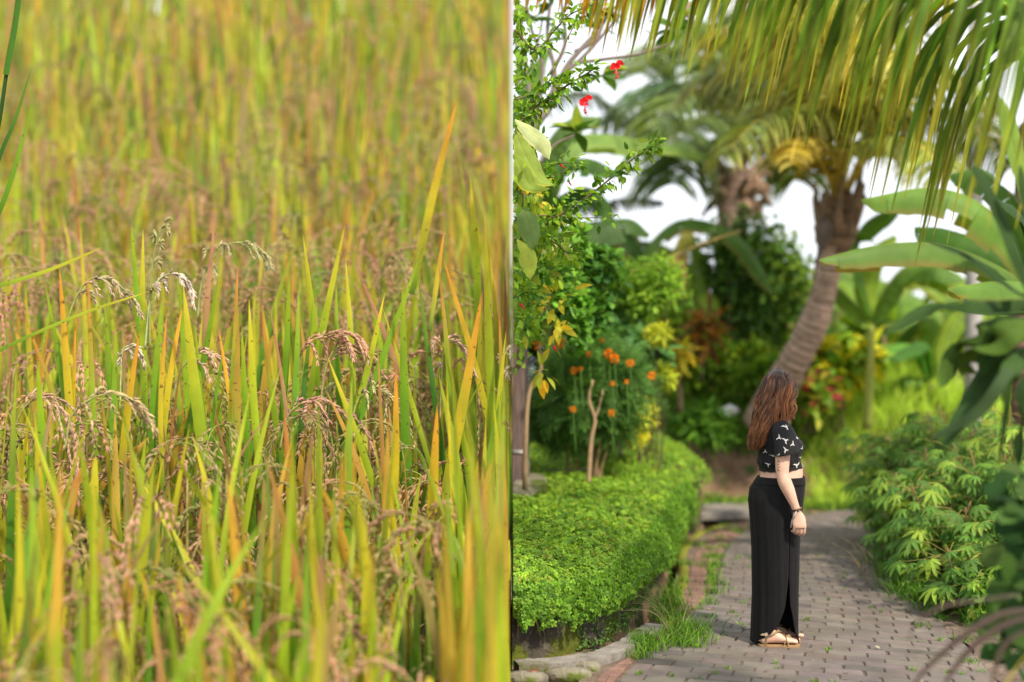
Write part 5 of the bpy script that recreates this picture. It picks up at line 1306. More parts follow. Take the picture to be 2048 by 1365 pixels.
# dead brown banana leaf hanging like thatch + slanting pole
t_ = thing('dead_banana_leaf', P(1300, 540, 13.6), 'brown dead banana leaf hanging like thatch from the slanting pole', 'leaf')
g = G(clip=1); n = 70
xx_ = np.linspace(1245, 1368, n)
Pt = []
for a in xx_:
    top_ = P(a, 560 - (a - 1230) * .33 - 5, 13.6); L_ = rng.uniform(.22, .38) * (1.4 if a > 1340 else 1)
    Pt.append(catmull([top_, top_ + np.array([.01, -.02, -L_ * .5]), top_ + np.array([rng.uniform(-.03, .03), 0, -L_])], 6))
g.ribbons(np.array(Pt), np.full((n, 6), .012), np.tile([1.0, .3, 0], (n, 1)), pick([(.40, .26, .10), (.30, .26, .07), (.45, .33, .12)], n), fold=.3)
g.build('strips', 'frond', t_)
g = G(clip=1); g.tubes(catmull([P(1232, 556, 13.6), P(1330, 520, 13.6), P(1400, 490, 13.6), P(1482, 462, 13.6)], 14)[None], np.full((1, 14), .018), (.36, .28, .1), k=7)
tag(g.build('slanting_pole', 'stem'), 'thin tan bamboo pole slanting up to the right across the garden', 'pole')
# white plastic bag on the bank
g = G(); k = 12; rings = []
c = P(1450, 822, 15.6); 
for i, (z, r1) in enumerate(((.0, .02), (.05, .10), (.11, .13), (.16, .09), (.2, .04), (.22, .01))):
    an = np.arange(k) * 2 * math.pi / k; rr = r1 * (1 + .35 * np.sin(an * 3 + i) + rng.uniform(-.1, .1, k))
    rings.append(np.c_[c[0] + rr * np.cos(an) * 1.1 + i * .015, c[1] + rr * np.sin(an) * .7, c[2] - .1 + z * .8 + .02 * np.sin(an * 2 + i)])
g.loft(rings, (1, 1, 1)); tag(g.build('plastic_bag', 'plastic'), 'crumpled white plastic bag caught in the grass of the bank', 'bag')
# concrete pole and the dark trunk at the right
g = G(); g.tubes(np.stack([P(1945, 800, 15.4) * np.array([1, 1, 0]) + np.array([0, 0, .3]), P(1947, 600, 15.4), P(1950, 300, 15.4), P(1952, -60, 15.4)])[None], np.array([[.11, .105, .1, .09]]), (1, 1, 1), k=16)
tag(g.build('utility_pole', 'pole'), 'grey concrete utility pole standing among bananas at the right', 'pole')
t_ = thing('coconut_palm', P(2052, 830, 13), 'brown rough palm trunk cut by the right edge of the frame', 'palm tree')
g = G(); palm_trunk(g, [P(2050, 850, 13), P(2048, 700, 13), P(2046, 500, 13), P(2060, 250, 13)], [.16, .13, .12, .12], (.2, .12, .09), n=60); g.build('trunk', 'bark', t_)
# yellow bits on bank: fallen red flowers
g = G(); n = 26; c = P(1742, 998, 14.9); g.inst(LEAFR, frames(rand_dirs(n), rand_dirs(n, 1)) * .06, c + rng.normal(size=(n, 3)) * np.array([.1, .08, .02]), jit((.55, .05, .09), n, .2)); tag(g.build('fallen_petals', 'petal'), 'small heap of fallen red petals at the edge of the bright grass', 'petals')
g = G(); n = 9; c = P(1062, 1358, 6.2); g.inst(LEAFR, frames(rand_dirs(n), rand_dirs(n, 1)) * .022, c + rng.normal(size=(n, 3)) * np.array([.012, .01, .004]) + np.array([0, 0, .03]), jit((.6, .02, .05), n, .2)); tag(g.build('fallen_flower', 'petal'), 'crushed red flower lying on the stone at the bottom left of the lane', 'flower')

# ------------------------------------------------------------------ right side: cassava
CP = [(3.85, 11.6, 1.15, 'farthest cassava shrub, where the lane disappears'), (3.72, 10.9, 1.05, 'cassava shrub overhanging the bend of the lane'), (4.45, 11.3, 1.35, 'far tall cassava shrub behind the overhanging one'), (3.6, 10.1, 1.05, 'cassava shrub leaning farthest over the pavers'),
      (4.15, 10.3, 1.4, 'tall cassava shrub under the hanging dark leaf'), (3.42, 9.35, .95, 'cassava shrub in the middle of the row by the lane'), (3.9, 9.3, 1.4, 'tall cassava shrub in the second row'), (3.32, 8.6, .85, 'cassava shrub behind the largest grass tuft'),
      (3.72, 8.5, 1.3, 'tall cassava shrub near the right edge of the frame'), (3.2, 7.9, .52, 'small cassava sprig with red stems beside the verge'), (3.45, 7.6, .75, 'nearest cassava plant, beside the blurred dark leaves'), (4.0, 10.9, 1.3, 'cassava shrub wedged between the two far ones')]
for (x, y, h, lab) in CP:
    t_ = thing('cassava_plant', (x, y, 0), 'green ' + lab, 'shrub', 'cassava plants along the lane')
    gs = G(clip=1); g = G(clip=1); gp = G(clip=1)
    ns = 6 if h > .8 else 4
    tops = []
    for i in range(ns):
        a = rng.uniform(0, 6.28); sp = .42 * rng.random() ** .5 * min(1, h)
        e = np.array([x + math.cos(a) * sp - .05, y + math.sin(a) * sp, h * rng.uniform(.72, 1.0)])
        b = np.array([x + math.cos(a) * .08, y + math.sin(a) * .08, -.03])
        m = catmull([b, (b + e) / 2 + rng.normal(size=3) * .04, e], 16)
        gs.tubes(m[None], np.linspace(.011, .006, 16)[None], (.26, .15, .08), k=6)
        tops.append(m)
    h *= 1.1; nl = int(150 * h ** 1.1) + 16
    k = rng.integers(0, ns, nl); f = np.clip(rng.beta(2.2, 1.4, nl), .1, 1)
    p0 = np.array([tops[a][int(b * 15)] for a, b in zip(k, f)])
    az = rng.uniform(0, 6.28, nl); az = np.where(rng.random(nl) < .45, rng.uniform(2.6, 5.0, nl), az)
    ln = rng.uniform(.14, .34, nl)
    D = np.c_[np.cos(az), np.sin(az), rng.uniform(-.25, .45, nl)]
    p1 = p0 + D * ln[:, None]
    Pt = np.stack([p0, (p0 + p1) / 2 + np.array([0, 0, .03]), p1], 1)
    gs2 = gs; gp.tubes(Pt, np.full((nl, 3), .0022), jit((.32, .30, .08), nl), k=4)
    Dn = nrm(np.c_[np.cos(az), np.sin(az), np.full(nl, -.35)])
    Nn = nrm(np.c_[np.cos(az) * .35, np.sin(az) * .35 - .25, np.ones(nl)] + rng.normal(size=(nl, 3)) * .25)
    sz = rng.uniform(.075, .15, nl)
    g.inst(PALM7, frames(Dn, Nn) * sz[:, None, None], p1, pick([(.085, .19, .035), (.12, .25, .04), (.16, .30, .04), (.28, .40, .05)], nl, .2, w=[.3, .35, .25, .1]))
    gs.build('stem', 'stem', t_); gp.build('leaf_stalks', 'stem', t_); g.build('foliage', 'leaf', t_)
# low undergrowth below cassava
g = G(clip=1); n = 2600
yy = rng.uniform(7.2, 11.8, n); xx = np.interp(yy, RB[:, 1], RB[:, 0]) + .12 + rng.random(n) ** 1.2 * 1.0
g.inst(LEAF, frames(rand_dirs(n, .3), np.array([0, -.4, 1]) + rng.normal(size=(n, 3)) * .4) * rng.uniform(.04, .09, (n, 1, 1)), np.c_[xx, yy, rng.uniform(0, .38, n)], pick(GREEN + [(.2, .25, .04)], n))
tag(g.build('undergrowth_right', 'leaf') if False else g.build('undergrowth', 'leaf'), 'low leafy undergrowth filling the ground beneath the cassava plants', 'undergrowth', kind='stuff')

# ------------------------------------------------------------------ right foreground: bananas, dark leaves
def bl(pts, Y, Y2=None):
    Y2 = Y2 or Y; n_ = len(pts); return [P(a, b, Y + (Y2 - Y) * i / (n_ - 1)) for i, (a, b) in enumerate(pts)]
top = P(2130, 640, 9.6)
leaves = [
 (bl([(2120, 640), (2010, 545), (1880, 492), (1760, 492), (1638, 520)], 9.6, 9.0), .27, (.15, .27, .05), .22, .9, (.34, .2, .06)),
 (bl([(2120, 640), (2050, 500), (1960, 410), (1860, 378), (1722, 400)], 9.6, 9.8), .30, (.18, .33, .05), .10, .8, (.3, .26, .07)),
 (bl([(2130, 640), (2080, 580), (2000, 565), (1895, 578)], 9.4, 8.4), .20, (.16, .30, .05), .12, .8, (.40, .26, .05)),
 (bl([(2130, 640), (2050, 540), (1975, 490), (1890, 460), (1830, 455)], 9.8, 10.4), .36, (.07, .18, .02), .05, .5),
 (bl([(2130, 640), (2040, 420), (1980, 360), (1955, 340), (1900, 350)], 9.8, 10.6), .3, (.10, .21, .03), .1, .6),
 (bl([(2130, 640), (2080, 460), (2040, 330), (2010, 220), (1975, 170)], 9.8, 10.0), .24, (.22, .36, .05), .02, .1),
 (bl([(2130, 640), (2060, 620), (1960, 618), (1895, 610)], 9.6, 8.9), .12, (.08, .15, .05), .03, .3),
 (bl([(2130, 640), (2080, 560), (2050, 470), (2030, 420), (1990, 400)], 9.4, 8.8), .22, (.05, .11, .03), .05, .6)]
banana_plant('banana_plant', (top[0], top[1], 0.0), top[2], leaves, 'large banana plant at the right edge with horizontal torn leaves', 'banana plants on the right', top=tuple(top), r=.12)
top = P(1745, 640, 12.6)
leaves = [(bl([(1745, 640), (1725, 560), (1715, 480), (1740, 440), (1800, 410)], 14.8, 14.4), .5, (.11, .24, .025), .08, .4), (bl([(1745, 660), (1700, 600), (1650, 560), (1640, 600)], 14.8, 15.2), .4, (.2, .33, .04), .1, .4), (bl([(1745, 650), (1790, 560), (1860, 530), (1930, 560)], 14.8, 14.2), .42, (.14, .27, .05), .12, .5),
          (bl([(1745, 660), (1735, 560), (1750, 500), (1790, 470)], 14.8, 15.0), .34, (.26, .40, .04), .05, .3)]
b_ = P(1748, 800, 14.9); banana_plant('banana_plant', (b_[0], 15.2, 1.0), 1.0, leaves, 'slim lime green banana plant between the leaning palm and the bright gap', 'banana plants on the right', top=tuple(P(1745, 650, 14.8)), r=.07, stemcol=(.34, .40, .08))
# low horizontal banana leaves (bright) in the gap
b_ = P(1830, 860, 16); leaves = [(bl([(1860, 760), (1840, 700), (1790, 690), (1745, 712)], 16, 15.6), .42, (.16, .40, .05), .03, .4), (bl([(1860, 760), (1850, 690), (1820, 695), (1780, 720)], 16, 15.2), .3, (.08, .22, .03), .03, .4), (bl([(1860, 760), (1900, 640), (1960, 600), (1990, 640)], 16, 16.5), .4, (.25, .38, .04), .15, .5), (bl([(1860, 760), (1800, 760), (1790, 820)], 16, 16), .3, (.1, .25, .03), .03, .4)]
banana_plant('banana_plant', (b_[0] + .3, 16.4, 1.0), .6, leaves, 'short banana plant with bright flat leaves right of the bright grass', 'banana plants on the right', top=tuple(P(1862, 770, 16.2)), r=.07)
for i, (a, b) in enumerate(((1838, 815), (1862, 800), (1765, 730))):
    g = G(); c0 = P(a, 900, 16.5); c0[2] = 1.0; c1 = P(a + rng.uniform(0, 10), b - 60, 16.5)
    g.tubes(catmull([c0, (c0 + c1) / 2, c1], 8)[None], np.linspace(.035, .02, 8)[None], (.42, .27, .18), k=7)
    tag(g.build('bare_stem', 'stem'), ['thin pinkish bare stem, left of two in the dark gap', 'thin pinkish bare stem, right of two in the dark gap', 'thin bare stem at the edge of the bright grass'][i], 'stem')

# close dark strap leaves (dracaena) at the right
t_ = thing('dracaena', P(2120, 900, 4.7) * np.array([1, 1, 0]), 'dark strap leaved plant reaching in blurred from the right edge', 'plant')
g = G(clip=1); Yd = 4.7
for pts, w, col in (([(2090, 600), (2010, 612), (1940, 612), (1860, 618), (1770, 668)], 34, (.035, .075, .018)), ([(2080, 640), (2010, 650), (1965, 665), (1910, 710), (1880, 775)], 46, (.05, .10, .015)), ([(2070, 640), (2020, 660), (1985, 690), (1945, 720), (1925, 745)], 60, (.075, .14, .02)),
                    ([(2080, 650), (2020, 650), (1990, 690), (1965, 750)], 50, (.03, .07, .015)), ([(2080, 690), (2000, 720), (1950, 790), (1890, 890)], 40, (.035, .075, .025)), ([(2080, 690), (2020, 740), (1960, 820), (1860, 880)], 24, (.05, .09, .035)), ([(2060, 700), (2022, 740), (2015, 820), (1998, 930)], 40, (.04, .085, .02)),
                    ([(2100, 560), (2050, 590), (2000, 560), (1930, 510), (1850, 480)], 20, (.03, .065, .02)), ([(2090, 640), (2050, 560), (2000, 430), (1960, 350), (1950, 330)], 30, (.035, .075, .02)), ([(2100, 720), (2060, 780), (2040, 850), (2040, 930)], 50, (.025, .06, .015)), ([(2100, 640), (2060, 660), (2000, 640), (1960, 655)], 40, (.03, .065, .015)), ([(2100, 500), (2060, 440), (2050, 400), (2040, 330)], 26, (.04, .08, .02))):
    banana_leaf(g, [P(a, b, Yd + rng.uniform(-.15, .15)) for a, b in pts], w * 1.1 * Yd / F, col, tears=0, up=(0.2, -.8, .6), droop=.1, n=24, ribw=.004, fold=.35)
g.build('foliage', 'leaf_dark', t_)
g = G(); g.tubes(catmull([P(2120, 900, 4.7) * np.array([1, 1, 0]), P(2110, 900, 4.7), P(2085, 650, 4.7)], 12)[None], np.linspace(.04, .025, 12)[None], (.15, .11, .07), k=8); g.build('stem', 'stem', t_)
# dark rounded leaves, bottom right, very close
t_ = thing('broadleaf_shrub', P(2130, 1250, 3.9) * np.array([1, 1, 0]), 'very dark broad leaved shrub blurred in the bottom right corner', 'shrub')
g = G(clip=1); n = 150
px_ = rng.uniform(1995, 2110, n); py_ = rng.uniform(940, 1330, n)
keep = px_ > 1975 + 40 * np.abs(np.sin(py_ * .02)) ; px_ = px_[keep]; py_ = py_[keep]; n = len(px_)
pos = np.array([P(a, b, c) for a, b, c in zip(px_, py_, rng.normal(4.7, .18, n))])
D = nrm(np.c_[-np.ones(n) * .5 + rng.normal(size=n) * .6, rng.normal(size=n) * .4 - .3, rng.normal(size=n) * .5 - .2])
g.inst(LEAFR, frames(D, np.array([0, -.6, .8]) + rng.normal(size=(n, 3)) * .4) * rng.uniform(.08, .13, (n, 1, 1)), pos, pick([(.015, .045, .010), (.025, .07, .015), (.04, .09, .015), (.07, .13, .03)], n))
g.build('foliage', 'leaf_dark', t_)
g = G()
for i in range(6):
    e = P(2040 + i * 12, 980 + i * 50, 4.0); b = P(2110, 1250, 4.7) * np.array([1, 1, 0]); e = P(2060 + i * 8, 980 + i * 50, 4.7); g.tubes(catmull([b, (b + e) / 2 + np.array([.04, 0, .02]), e], 9)[None], np.linspace(.014, .006, 9)[None], (.12, .09, .05), k=6)
g.build('stem', 'stem', t_)
# dry arching straps
t_ = thing('dry_grass_clump', P(2100, 1300, 3.9) * np.array([1, 1, 0]), 'dry purplish brown blades arching left over the lane corner, blurred', 'plant')
g = G(clip=1)
for pts, w in (([(2060, 1220), (2000, 1230), (1930, 1270), (1850, 1340), (1810, 1400)], 14), ([(2060, 1235), (2010, 1250), (1950, 1290), (1900, 1350), (1880, 1400)], 14), ([(2040, 1190), (1960, 1200), (1880, 1215), (1830, 1250), (1815, 1290)], 7), ([(2050, 1260), (2010, 1290), (1990, 1340), (1980, 1400)], 10)):
    c = catmull([P(a, b, 4.1) for a, b in pts], 20); Tn = nrm(np.gradient(c, axis=0)); sd = nrm(np.cross(Tn, np.array([0, -1, .4])))
    g.ribbons(c[None], (w / 2 * 4.1 / F * np.interp(np.linspace(0, 1, 20), [0, .5, 1], [.7, 1, .2]))[None], sd[None], np.array([[.09, .06, .055]]), fold=.4)
c = catmull([P(a, b, 4.1) for a, b in ((2060, 1300), (2030, 1340), (2005, 1380))], 8); g.ribbons(c[None], np.full((1, 8), .016), np.array([[.7, 0, .7]]), np.array([[.5, .42, .05]]), fold=.3)
g.build('blades', 'grass', t_)

# ------------------------------------------------------------------ overhanging near palm frond
t_ = thing('coconut_frond', P(2300, -60, 5.6), 'large green coconut frond hanging across the top right, leaflets drooping', 'palm frond')
g = G(clip=1); gr = G(clip=1)
SH = ([0, .2, .5, .8, 1], [1.0, 1.0, .85, .6, .45])
frond(g, gr, [P(2140, 150, 5.6), P(2060, 60, 5.6), P(1960, -20, 5.6), P(1780, -95, 5.6), P(1560, -120, 5.7), P(1400, -110, 5.8), P(1290, -80, 5.9)], 1.45, (.13, .25, .025), n=42, var=.7, leanx=-.22, droop=1.35, w=.020, u0=.02, rcol=(.42, .30, .05), rr=.016, tipcol=(.50, .42, .03), sidew=.6, fwd=.25, N=12, shape=SH, tipmix=(.5, 1.0), updir=(0, -.2, 1))
frond(g, gr, [P(2180, 60, 5.2), P(2060, -60, 5.2), P(1900, -130, 5.2), P(1720, -140, 5.2), P(1500, -130, 5.3)], 1.45, (.09, .20, .02), n=28, var=.7, leanx=-.25, droop=1.3, w=.021, u0=.02, rcol=(.42, .30, .05), rr=.016, tipcol=(.34, .34, .03), sidew=.7, fwd=.3, N=12, shape=SH, tipmix=(.5, 1.0))
g.build('leaflets', 'frond', t_); gr.build('leaf_stalk', 'stem', t_)
t_ = thing('coconut_frond', P(1700, -190, 5.9), 'yellowing frond tip with orange leaflets hanging at the top centre left', 'palm frond')
g = G(clip=1); gr = G(clip=1)
frond(g, gr, [P(1500, -170, 5.9), P(1400, -130, 5.9), P(1300, -100, 5.9), P(1190, -80, 5.9), P(1060, -60, 5.9)], .62, (.46, .34, .03), n=40, leanx=-.2, droop=1.5, w=.016, u0=.02, rcol=(.42, .30, .05), rr=.012, tipcol=(.62, .30, .03), sidew=.4, fwd=.3, N=10, shape=([0, .5, .8, 1], [.8, 1, .55, .4]), tipmix=(.2, .8))
g.build('leaflets', 'frond', t_); gr.build('leaf_stalk', 'stem', t_)
# few long orange strands hanging low in front of the palm
t_ = thing('coconut_frond', P(2100, -250, 6.2), 'older frond behind the large one, with yellow strands hanging lowest', 'palm frond')
g = G(clip=1); gr = G(clip=1)
frond(g, gr, [P(2150, 120, 6.6), P(2000, -10, 6.6), P(1800, -80, 6.6), P(1620, -90, 6.6), P(1420, -60, 6.6)], 1.35, (.24, .31, .04), n=28, var=.6, leanx=-.2, droop=1.3, w=.021, u0=.02, rcol=(.42, .30, .05), rr=.016, tipcol=(.55, .38, .04), sidew=.5, fwd=.2, N=12, shape=SH, tipmix=(.4, .9))
g.build('leaflets', 'frond', t_); gr.build('leaf_stalk', 'stem', t_)

# ------------------------------------------------------------------ the woman
PX = 333.0; WX = (1550 - 1024) / PX; WY = 7.0
woman = thing('person', (WX, WY, 0.012), 'woman in black bird print crop top and long slit skirt standing in the lane', 'person')
def W(x, y, z): return np.array([WX + x, WY + y, z + 0.012])
body = G()
def tube_seg(pts, rads, k=18, flat=None):
    m = catmull([W(*p) for p in pts], 8 * len(pts)); rr = np.interp(np.linspace(0, 1, len(m)), np.linspace(0, 1, len(rads)), rads)
    body.tubes(m[None], rr[None], (1, 1, 1), k=k)
def ell(c, r, k=18, n=11, G_=None, tilt=0.0, rot=0.0):
    th = np.linspace(0.02, math.pi - .02, n); rings = []
    an = np.arange(k) * 2 * math.pi / k
    for t in th:
        x = r[0] * math.sin(t) * np.cos(an); y = r[1] * math.sin(t) * np.sin(an); z = np.full(k, r[2] * math.cos(t))
        x, z = x * math.cos(tilt) + z * math.sin(tilt), -x * math.sin(tilt) + z * math.cos(tilt)
        x, y = x * math.cos(rot) - y * math.sin(rot), x * math.sin(rot) + y * math.cos(rot)
        rings.append(np.c_[x, y, z] + W(*c))
    (G_ or body).loft(rings, (1, 1, 1))
def ring(cx, hx, hy, z, cy=0.0, k=28, p=1.0):
    an = np.arange(k) * 2 * math.pi / k
    return np.c_[cx + hx * np.cos(an), cy + hy * np.sin(an), np.full(k, z)] + W(0, 0, 0)
# torso
tor = [(.015, .10, .135, .80), (.0, .135, .165, .88), (.012, .135, .160, .95), (.038, .125, .135, 1.0), (.043, .120, .125, 1.05), (.03, .112, .125, 1.10), (.022, .112, .135, 1.16), (.015, .105, .15, 1.22), (.005, .085, .165, 1.28), (.0, .07, .14, 1.315), (.0, .055, .08, 1.345), (.005, .045, .05, 1.375), (.012, .042, .045, 1.43)]
body.loft([ring(a, b, c, d) for a, b, c, d in tor], (1, 1, 1))
# head, turned slightly away from the viewer
ROT = R(18)
def HD(x, y, z):
    return (0.018 + x * math.cos(ROT) - y * math.sin(ROT), x * math.sin(ROT) + y * math.cos(ROT), 1.515 + z)
ell(HD(-.012, 0, .016), (.088, .072, .090), rot=ROT)
ell(HD(.018, 0, -.045), (.066, .056, .078), rot=ROT, tilt=-.15)
ell(HD(.070, 0, -.105), (.020, .022, .018), rot=ROT)
tube_seg([HD(.082, 0, .012), HD(.098, 0, -.018), HD(.105, 0, -.034)], [.008, .011, .013], k=10)
ell(HD(.094, 0, -.038), (.012, .016, .009), rot=ROT)
ell(HD(.083, 0, -.066), (.010, .023, .007), rot=ROT); ell(HD(.080, 0, -.078), (.010, .020, .007), rot=ROT)
ell(HD(.074, 0, .030), (.014, .045, .012), rot=ROT)
for sy in (-1, 1):
    ell(HD(-.005, sy * .074, -.02), (.018, .008, .030), rot=ROT)
    ell(HD(.058, sy * .036, -.035), (.024, .022, .026), rot=ROT)
# arms
arm = [(.012, -.155, 1.275), (.004, -.195, 1.18), (-.004, -.215, 1.03), (.035, -.225, .92), (.078, -.225, .815)]
tube_seg(arm, [.052, .050, .046, .044, .041, .036, .040, .037, .031, .025, .0215])
arm2 = [(.012, .155, 1.275), (.004, .195, 1.18), (-.004, .215, 1.03), (.035, .225, .92), (.078, .225, .815)]
tube_seg(arm2, [.052, .050, .046, .044, .041, .036, .040, .037, .031, .025, .0215])
# hands: palm, four fingers and thumb, relaxed curl
for sy in (-1, 1):
    yb = sy * .225
    # palm: flattened loft from wrist
    rings = []
    for (x, z, hx, hy) in ((.078, .82, .022, .018), (.083, .79, .030, .018), (.088, .76, .038, .018), (.092, .735, .041, .018), (.094, .718, .038, .015)):
        an = np.arange(16) * 2 * math.pi / 16; rings.append(np.c_[x + hx * np.cos(an), yb + hy * np.sin(an), np.full(16, z)] + W(0, 0, 0))
    body.loft(rings, (1, 1, 1))
    for i, (fx, ln) in enumerate(((.122, .92), (.102, 1.0), (.082, .94), (.063, .76))):
        l1, l2, l3 = .040 * ln, .026 * ln, .020 * ln
        y0 = yb; inn = -sy                # fingers curl towards the thigh
        c1 = R(14 + 5 * i); c2 = R(52 + 8 * i); c3 = R(85 + 6 * i)
        p0 = np.array([fx, y0, .725]); p1 = p0 + l1 * np.array([-.02, inn * math.sin(c1), -math.cos(c1)]); p2 = p1 + l2 * np.array([-.12, inn * math.sin(c2), -math.cos(c2)]); p3 = p2 + l3 * np.array([-.2, inn * math.sin(c3), -math.cos(c3)])
        pts = [W(*p) for p in (p0 + np.array([0, 0, .012]), p0, p1, p2, p3)]
        body.tubes(catmull(pts, 17)[None], np.interp(np.linspace(0, 1, 17), [0, .25, .5, .75, .95, 1], [.0092, .0090, .0082, .0076, .0066, .004])[None], (1, 1, 1), k=10)
    pts = [W(*p) for p in ((.098, yb - sy * .006, .80), (.118, yb - sy * .014, .775), (.126, yb - sy * .022, .745), (.122, yb - sy * .028, .715))]
    body.tubes(catmull(pts, 14)[None], np.interp(np.linspace(0, 1, 14), [0, .3, .7, .95, 1], [.013, .0115, .0095, .0075, .004])[None], (1, 1, 1), k=10)
# legs and feet
for sy, dx in ((-1, -.035), (1, .015)):
    yl = sy * .085
    tube_seg([(.0 + dx * .2, yl, .86), (.01 + dx * .5, yl, .66), (.012 + dx, yl, .47), (-.008 + dx, yl, .30), (-.018 + dx, yl, .12), (-.015 + dx, yl, .065)], [.088, .078, .064, .052, .052, .046, .034, .030, .036])
    ell((-.045 + dx, yl, .045), (.032, .029, .034))
    rings = []
    for (x, z, hy, hz) in ((-.06, .045, .022, .03), (-.03, .052, .030, .036), (.01, .058, .032, .040), (.05, .046, .036, .030), (.09, .037, .041, .021), (.125, .031, .043, .015), (.145, .028, .038, .011)):
        an = np.arange(16) * 2 * math.pi / 16; rings.append(np.c_[np.full(16, x + dx), yl + hy * np.cos(an), np.maximum(z + hz * np.sin(an), .020)] + W(0, 0, 0))
    body.loft(rings, (1, 1, 1))
    for i in range(5):
        ty = yl - sy * (.033 - i * .0165); tx = .165 - i * .011 + dx - (0 if i else .0); r_ = .0115 if i == 0 else .008
        body.tubes(catmull([W(tx - .035, ty, .031), W(tx - .01, ty, .033), W(tx + .006, ty, .027)], 8)[None], np.array([r_, r_, r_, r_, r_, r_, r_ * .9, r_ * .5])[None], (1, 1, 1), k=8)
bo = body.build('body', 'skin', woman)
md = bo.modifiers.new('join', 'REMESH'); md.mode = 'VOXEL'; md.voxel_size = 0.0032; md.use_smooth_shade = True
ms_ = bo.modifiers.new('smooth', 'SMOOTH'); ms_.factor = .5; ms_.iterations = 3
# eyes
g = G()
for sy in (-1, 1): ell(HD(.068, sy * .030, .0), (.014, .013, .013), G_=g, k=12, n=9)
g.build('eyes', 'eye', woman)

# skirt
def fold_r(th, z, amp):
    return 1 + amp * (np.sin(th * 7 + 1.3 * np.sin(z * 4)) * .5 + np.sin(th * 13 + 2 + z * 3) * .3 + np.sin(th * 23 + z * 2) * .2)
zs = np.concatenate([np.linspace(.012, .5, 60), np.linspace(.51, .997, 50)])
front = np.interp(zs, [0, .1, .3, .56, .75, .86, .95, 1.01], [.140, .134, .134, .140, .152, .164, .173, .170])
back = np.interp(zs, [0, .06, .3, .56, .75, .86, .93, .98, 1.01], [-.142, -.138, -.130, -.134, -.146, -.155, -.146, -.112, -.088])
hy = np.interp(zs, [0, .3, .56, .8, .9, 1.01], [.150, .150, .158, .172, .172, .148])
xr = np.interp(zs, [0, .03, .08, .25, .42, 1.1], [.125, .118, .095, .058, .052, .052])     # front edge of the slit
xl = np.interp(zs, [0, .035, .07, .14, .25, .42, 1.1], [-.138, -.115, -.065, -.012, .028, .047, .0505])
K_ = 150; V = np.zeros((len(zs), K_, 3))
for i, z in enumerate(zs):
    cx = (front[i] + back[i]) / 2; hx = (front[i] - back[i]) / 2
    t0 = math.acos(np.clip((xr[i] - cx) / hx, -1, 1)); t1 = math.acos(np.clip((xl[i] - cx) / hx, -1, 1))
    th = np.linspace(-t0, -(2 * math.pi) + (2 * math.pi - t1) * 0 + 0, K_) if False else np.linspace(-t0, 2 * math.pi - t1, K_)
    # go from front slit edge (near side, negative y) around the front, far side, back, to the rear slit edge
    amp = np.interp(z, [0, .5, .95, 1.01], [.04, .028, .014, .005])
    rr = fold_r(th, z, amp)
    V[i] = np.c_[cx + hx * rr * np.cos(th), hy[i] * rr * np.sin(th), np.full(K_, z)] + W(0, 0, 0)
g = G(); g.grid(V, (1, 1, 1)); sk = g.build('skirt', 'skirt', woman)
sd_ = sk.modifiers.new('thick', 'SOLIDIFY'); sd_.thickness = .003; sd_.offset = 1
# waistband
g = G(); rings = []
for z in np.linspace(.955, 1.000, 6):
    f = np.interp(z, [.95, 1.01], [.176, .172]); b = np.interp(z, [.93, .98, 1.015], [-.146, -.114, -.090]); h_ = np.interp(z, [.9, 1.01], [.180, .152]) + .002
    an = np.arange(60) * 2 * math.pi / 60
    rings.append(np.c_[(f + b) / 2 + ((f - b) / 2 + .003) * np.cos(an), h_ * np.sin(an), np.full(60, z)] + W(0, 0, 0))
g.loft(rings, (1, 1, 1), cap=False); wb = g.build('waistband', 'skirt', woman)
sd_ = wb.modifiers.new('thick', 'SOLIDIFY'); sd_.thickness = .003; sd_.offset = -1

# blouse: torso with flared short sleeves
g = G(); bl_ = [(.037, .130, .138, 1.035), (.035, .122, .134, 1.052), (.022, .128, .146, 1.08), (.026, .122, .148, 1.12), (.030, .122, .160, 1.165), (.018, .120, .170, 1.21), (.008, .108, .178, 1.26), (.004, .085, .165, 1.30), (.004, .066, .12, 1.33), (.012, .052, .07, 1.352)]
rings = []
zz = np.linspace(1.035, 1.352, 34); A = np.array(bl_)
for z in zz:
    cx = np.interp(z, A[:, 3], A[:, 0]); hx = np.interp(z, A[:, 3], A[:, 1]); hy_ = np.interp(z, A[:, 3], A[:, 2])
    an = np.arange(72) * 2 * math.pi / 72
    am = np.interp(z, [1.03, 1.06, 1.1, 1.3], [.03, .006, .03, .01])
    rr = 1 + am * (np.sin(an * 17 + z * 20) * .4 + np.sin(an * 9 + 1) * .6)
    bust = .022 * np.exp(-((z - 1.19) / .05) ** 2) * np.clip(np.cos(an), 0, 1) ** 3 * (1 + .3 * np.cos(an * 6))
    rings.append(np.c_[cx + hx * rr * np.cos(an) + bust, hy_ * rr * np.sin(an), z + .003 * np.sin(an * 14) * (z < 1.05) + .022 * np.clip(np.cos(an), -.2, 1) * np.clip((1.12 - z) / .08, 0, 1)] + W(0, 0, 0))
g.loft(rings, (1, 1, 1))
